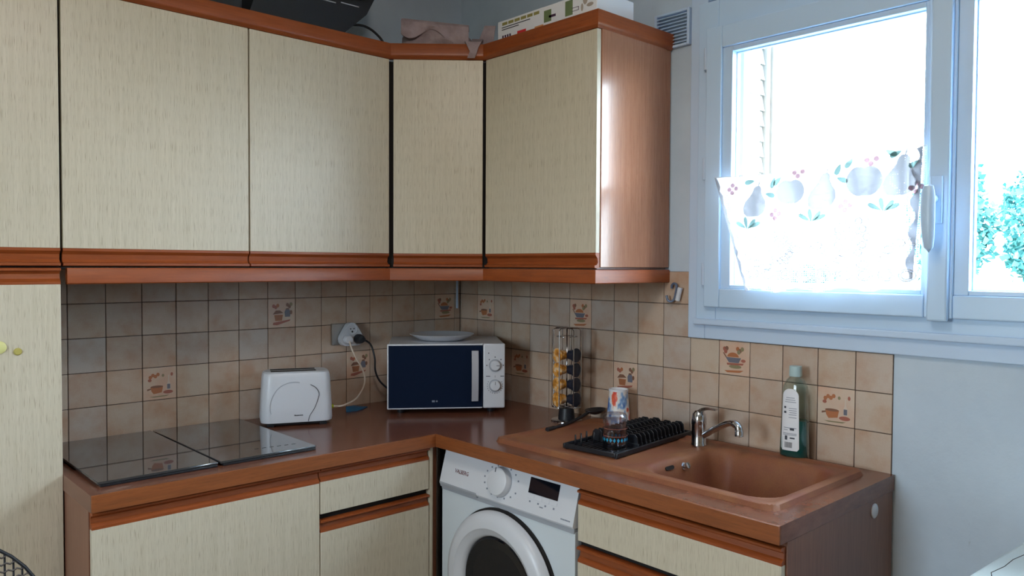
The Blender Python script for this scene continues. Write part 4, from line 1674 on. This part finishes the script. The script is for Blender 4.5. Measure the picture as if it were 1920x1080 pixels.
def inv_cur(y, z):
    u, v = .5, .5
    for _ in range(12):
        yl, yr = -1.325 - .106 * v, -1.933 + .016 * v
        u = (y - yl) / (yr - yl)
        zt = 1.698 + .034 * u - .016 * math.sin(u * PI)
        zb = 1.352 + .020 * u + .006 * math.sin(u * 23)
        v = (z - zt) / (zb - zt)
    return u, v


NU, NV = 90, 30
vs = [cur(i / NU, j / NV) for i in range(NU + 1) for j in range(NV + 1)]
fs = [(i * (NV + 1) + j, (i + 1) * (NV + 1) + j, (i + 1) * (NV + 1) + j + 1, i * (NV + 1) + j + 1) for i in range(NU) for j in range(NV)]
part('lace_sheet', B().add(vs, fs, True), LACE, CT, world=True)
part('curtain_wire', B().tube([cur(k / 20, -.004) for k in range(21)], .0010, 6), WHITEP, CT, world=True)


def motif_poly(b, pts):
    """flat woven patch following the sheet; pts as (dy, dz) room coordinates, fan filled"""
    cyy = sum(p[0] for p in pts) / len(pts)
    czz = sum(p[1] for p in pts) / len(pts)
    out = []
    for q in (.5, 1.0):
        for y, z in pts:
            out.append(cur(*inv_cur(cyy + (y - cyy) * q, czz + (z - czz) * q), .0042))
    n = len(pts)
    fs = [(k, (k + 1) % n, n + (k + 1) % n, n + k) for k in range(n)] + [list(range(n))]
    b.add(out, fs, True)


def circ(y, z, ry, rz, n=12, rot=0.0):
    out = []
    for k in range(n):
        a = 2 * PI * k / n
        c, s_ = ry * math.cos(a), rz * math.sin(a)
        out.append((y + c * math.cos(rot) - s_ * math.sin(rot), z + c * math.sin(rot) + s_ * math.cos(rot)))
    return out


for y, z, s in ((-1.463, 1.616, 1.0), (-1.668, 1.632, 1.1), (-1.872, 1.660, 1.15)):
    half = [(.0, -.043), (.018, -.042), (.031, -.033), (.036, -.016), (.032, .002), (.021, .016), (.014, .028), (.012, .040), (.006, .047)]
    full = half + [(-x, q) for x, q in half[::-1][:-1]]
    pts = [(y + s * (x - .18 * q), z + s * q) for x, q in full]
    b = B()
    motif_poly(b, pts)
    motif_poly(b, circ(y - s * .012, z + s * .053, .0018, .010, 8, .3))
    part('pear_motif', b, LACEGREY, CT, world=True)
for y, z, s in ((-1.573, 1.640, 1.0), (-1.780, 1.655, 1.15)):
    pts = []
    for k in range(32):
        a = 2 * PI * k / 32
        r = .040 * s * (1 - .22 * math.exp(-((a - PI / 2) / .35) ** 2) - .10 * math.exp(-((a - 3 * PI / 2) / .3) ** 2))
        pts.append((y + r * math.cos(a) * 1.05, z + r * math.sin(a) * .95))
    b = B()
    motif_poly(b, pts)
    part('apple_motif', b, LACEGREY, CT, world=True)


def leaf_pts(y, z, ln, w, rot):
    pts = []
    for k in range(14):
        a = 2 * PI * k / 14
        c, s_ = ln * math.cos(a), w * math.sin(a) * (1 - .4 * math.cos(a))
        pts.append((y + c * math.cos(rot) - s_ * math.sin(rot), z + c * math.sin(rot) + s_ * math.cos(rot)))
    return pts


for y, z, rot in ((-1.534, 1.672, 2.4), (-1.520, 1.668, 1.9), (-1.445, 1.676, 3.0), (-1.511, 1.634, .3), (-1.71, 1.690, 2.0), (-1.722, 1.662, .4), (-1.905, 1.690, 2.6), (-1.740, 1.705, 2.3), (-1.849, 1.722, .5), (-1.86, 1.718, 2.7)):
    b = B()
    motif_poly(b, leaf_pts(y, z, .016, .007, rot))
    part('leaf_motif', b, LACEGREEN, CT, world=True)
for y, z in ((-1.436, 1.556), (-1.636, 1.570), (-1.828, 1.590)):
    for rot, dy in ((.5, .020), (1.4, .002), (2.3, -.016), (2.75, -.026)):
        b = B()
        motif_poly(b, leaf_pts(y + dy, z - .006 * abs(dy) / .02, .019, .006, rot + PI))
        part('leaf_motif', b, LACEGREEN, CT, world=True)
    b = B()
    arc_ = [cur(*inv_cur(y + .040 * math.cos(a), z - .020 + .036 * math.sin(a)), .0045) for a in [math.radians(180 + 180 * k / 14) for k in range(15)]]
    b.tube(arc_, .0014, 5)
    part('orange_outline', b, LACELINE, CT, world=True)
for y, z in ((-1.388, 1.662), (-1.529, 1.580), (-1.597, 1.696), (-1.731, 1.594), (-1.800, 1.712), (-1.910, 1.632)):
    b = B()
    for dy, dz in ((0, .008), (.012, -.004), (-.012, -.002), (.002, -.014)):
        motif_poly(b, circ(y + dy, z + dz, .0075, .0070, 10))
    part('cherry_motif', b, LACEPINK, CT, world=True)
for y, z, s in ((-1.547, 1.480, 1.0), (-1.746, 1.506, 1.1)):
    b = B()
    for dy, dz, r in [(dx * .020, dzz * .019, .0085) for dx, dzz in ((-1, 2), (1, 2), (-1.5, 1), (-.5, 1), (.5, 1), (1.5, 1), (-2, 0), (-1, 0), (0, 0), (1, 0), (2, 0), (-1.5, -1), (-.5, -1), (.5, -1), (1.5, -1), (-1, -2), (0, -2), (1, -2))]:
        ring_ = [cur(*inv_cur(y + s * (dy + r * math.cos(2 * PI * k / 10)), z + s * (dz + r * math.sin(2 * PI * k / 10))), .0045) for k in range(11)]
        b.tube(ring_, .0020, 4)
    part('grape_motif', b, LACELINE, CT, world=True)
b = B()
for k in range(16):
    y = -1.44 - k * .031
    z = 1.455 - .03 * math.sin(k * .75) + .008 * k / 16
    ring_ = [cur(*inv_cur(y + .010 * math.cos(a) * (1 + .1 * k2), z + .010 * math.sin(a)), .0045) for k2, a in enumerate([2 * PI * q / 9 for q in range(10)])]
    b.tube(ring_, .0018, 4)
part('scroll_border', b, LACELINE, CT, world=True, kind='stuff')
b = B()
for k in range(9):
    y = -1.455 - k * .055
    for s in (.022, .015):
        ring_ = [cur(*inv_cur(y + s * math.cos(a), 1.405 + .7 * s * math.sin(a)), .0045) for a in [2 * PI * q / 12 for q in range(13)]]
        b.tube(ring_, .0018, 4)
part('scallop_border', b, LACELINE, CT, world=True, kind='stuff')
# denser folded side hems
b = B()
vs = []
for k in range(25):
    v = k / 24
    vs += [cur(.0, v, .004), cur(.012 + .010 * abs(math.sin(k * 1.1)), v, .006 + .003 * (k % 2))]
b.add(vs, [(2 * k, 2 * k + 1, 2 * k + 3, 2 * k + 2) for k in range(24)], True)
part('side_hem', b, LACEGREY, CT, world=True)
b = B()
vs = []
for k in range(31):
    v = k / 30 * .93
    vs += [cur(.955 + .014 * math.sin(k * .9), v, .003), cur(.985, v, .006 + .003 * (k % 2))]
b.add(vs, [(2 * k, 2 * k + 1, 2 * k + 3, 2 * k + 2) for k in range(30)], True)
part('side_hem', b, LACEGREY, CT, world=True)

# ------------------------------------------------------------------ white table by the window wall, chair at the left
t = thing('side_table', 'white painted table with a cracked top below the window', 'table', (-.4, -2.55, 0))
b = B().box(-.85, -.012, -3.0, -2.143, .752, .782, .010)
top = part('table_top', b, TABLEW, t, world=True)
crack = [(-.40, -2.195, .7822), (-.345, -2.188, .7822), (-.300, -2.170, .7822), (-.24, -2.175, .7822), (-.18, -2.172, .7822), (-.10, -2.18, .7822)]
part('crack', B().tube(crack, .0008, 5), DARK, top, world=True)
for x in (-.82, -.045):
    for y in (-2.97, -2.175):
        part('leg', B().box(x - .02, x + .02, y - .02, y + .02, 0, .753, .003), TABLEW, t, world=True)

t.rotation_euler.z = -.066
t.location.x -= .036
t.location.y += .014
t = thing('mesh_chair', 'chair with a rounded black mesh back, cut off at the lower left corner', 'chair', (-2.03, -1.15, 0))
R_, CZ = .19, .80
fr = [(R_, 0, .46)] + [(R_ * math.cos(a), 0, CZ + R_ * math.sin(a)) for a in [PI * k / 20 for k in range(21)]] + [(-R_, 0, .46)]
part('back_frame', B().tube(fr, .0028, 8), BLACKP, t)
b = B()
stp = .0125
for k in range(-15, 16):
    x = k * stp
    if abs(x) > R_: continue
    zt_ = CZ + (R_ * R_ - x * x) ** .5
    b.tube([(x, 0.001, .50), (x, .001, zt_)], .0016, 4)
for k in range(39):
    z = .51 + k * stp
    hw = R_ if z < CZ else (max(R_ * R_ - (z - CZ) ** 2, 0)) ** .5
    if hw < .01: continue
    npt = max(int(hw * 2 / .00625), 2)
    b.tube([(-hw + 2 * hw * q / npt, -.001, z + (.003 if q % 2 else 0)) for q in range(npt + 1)], .0016, 4)
part('mesh_back', b, BLACKP, t, kind='stuff', label='black woven mesh')
part('seat', B().box(-.21, .21, -.42, .0, .43, .465, .012), BLACKP, t)
for x in (-.19, .19):
    for y in (-.40, -.01):
        part('leg', B().tube([(x, y, .002), (x, y, .44)], .011, 10), BLACKP, t)
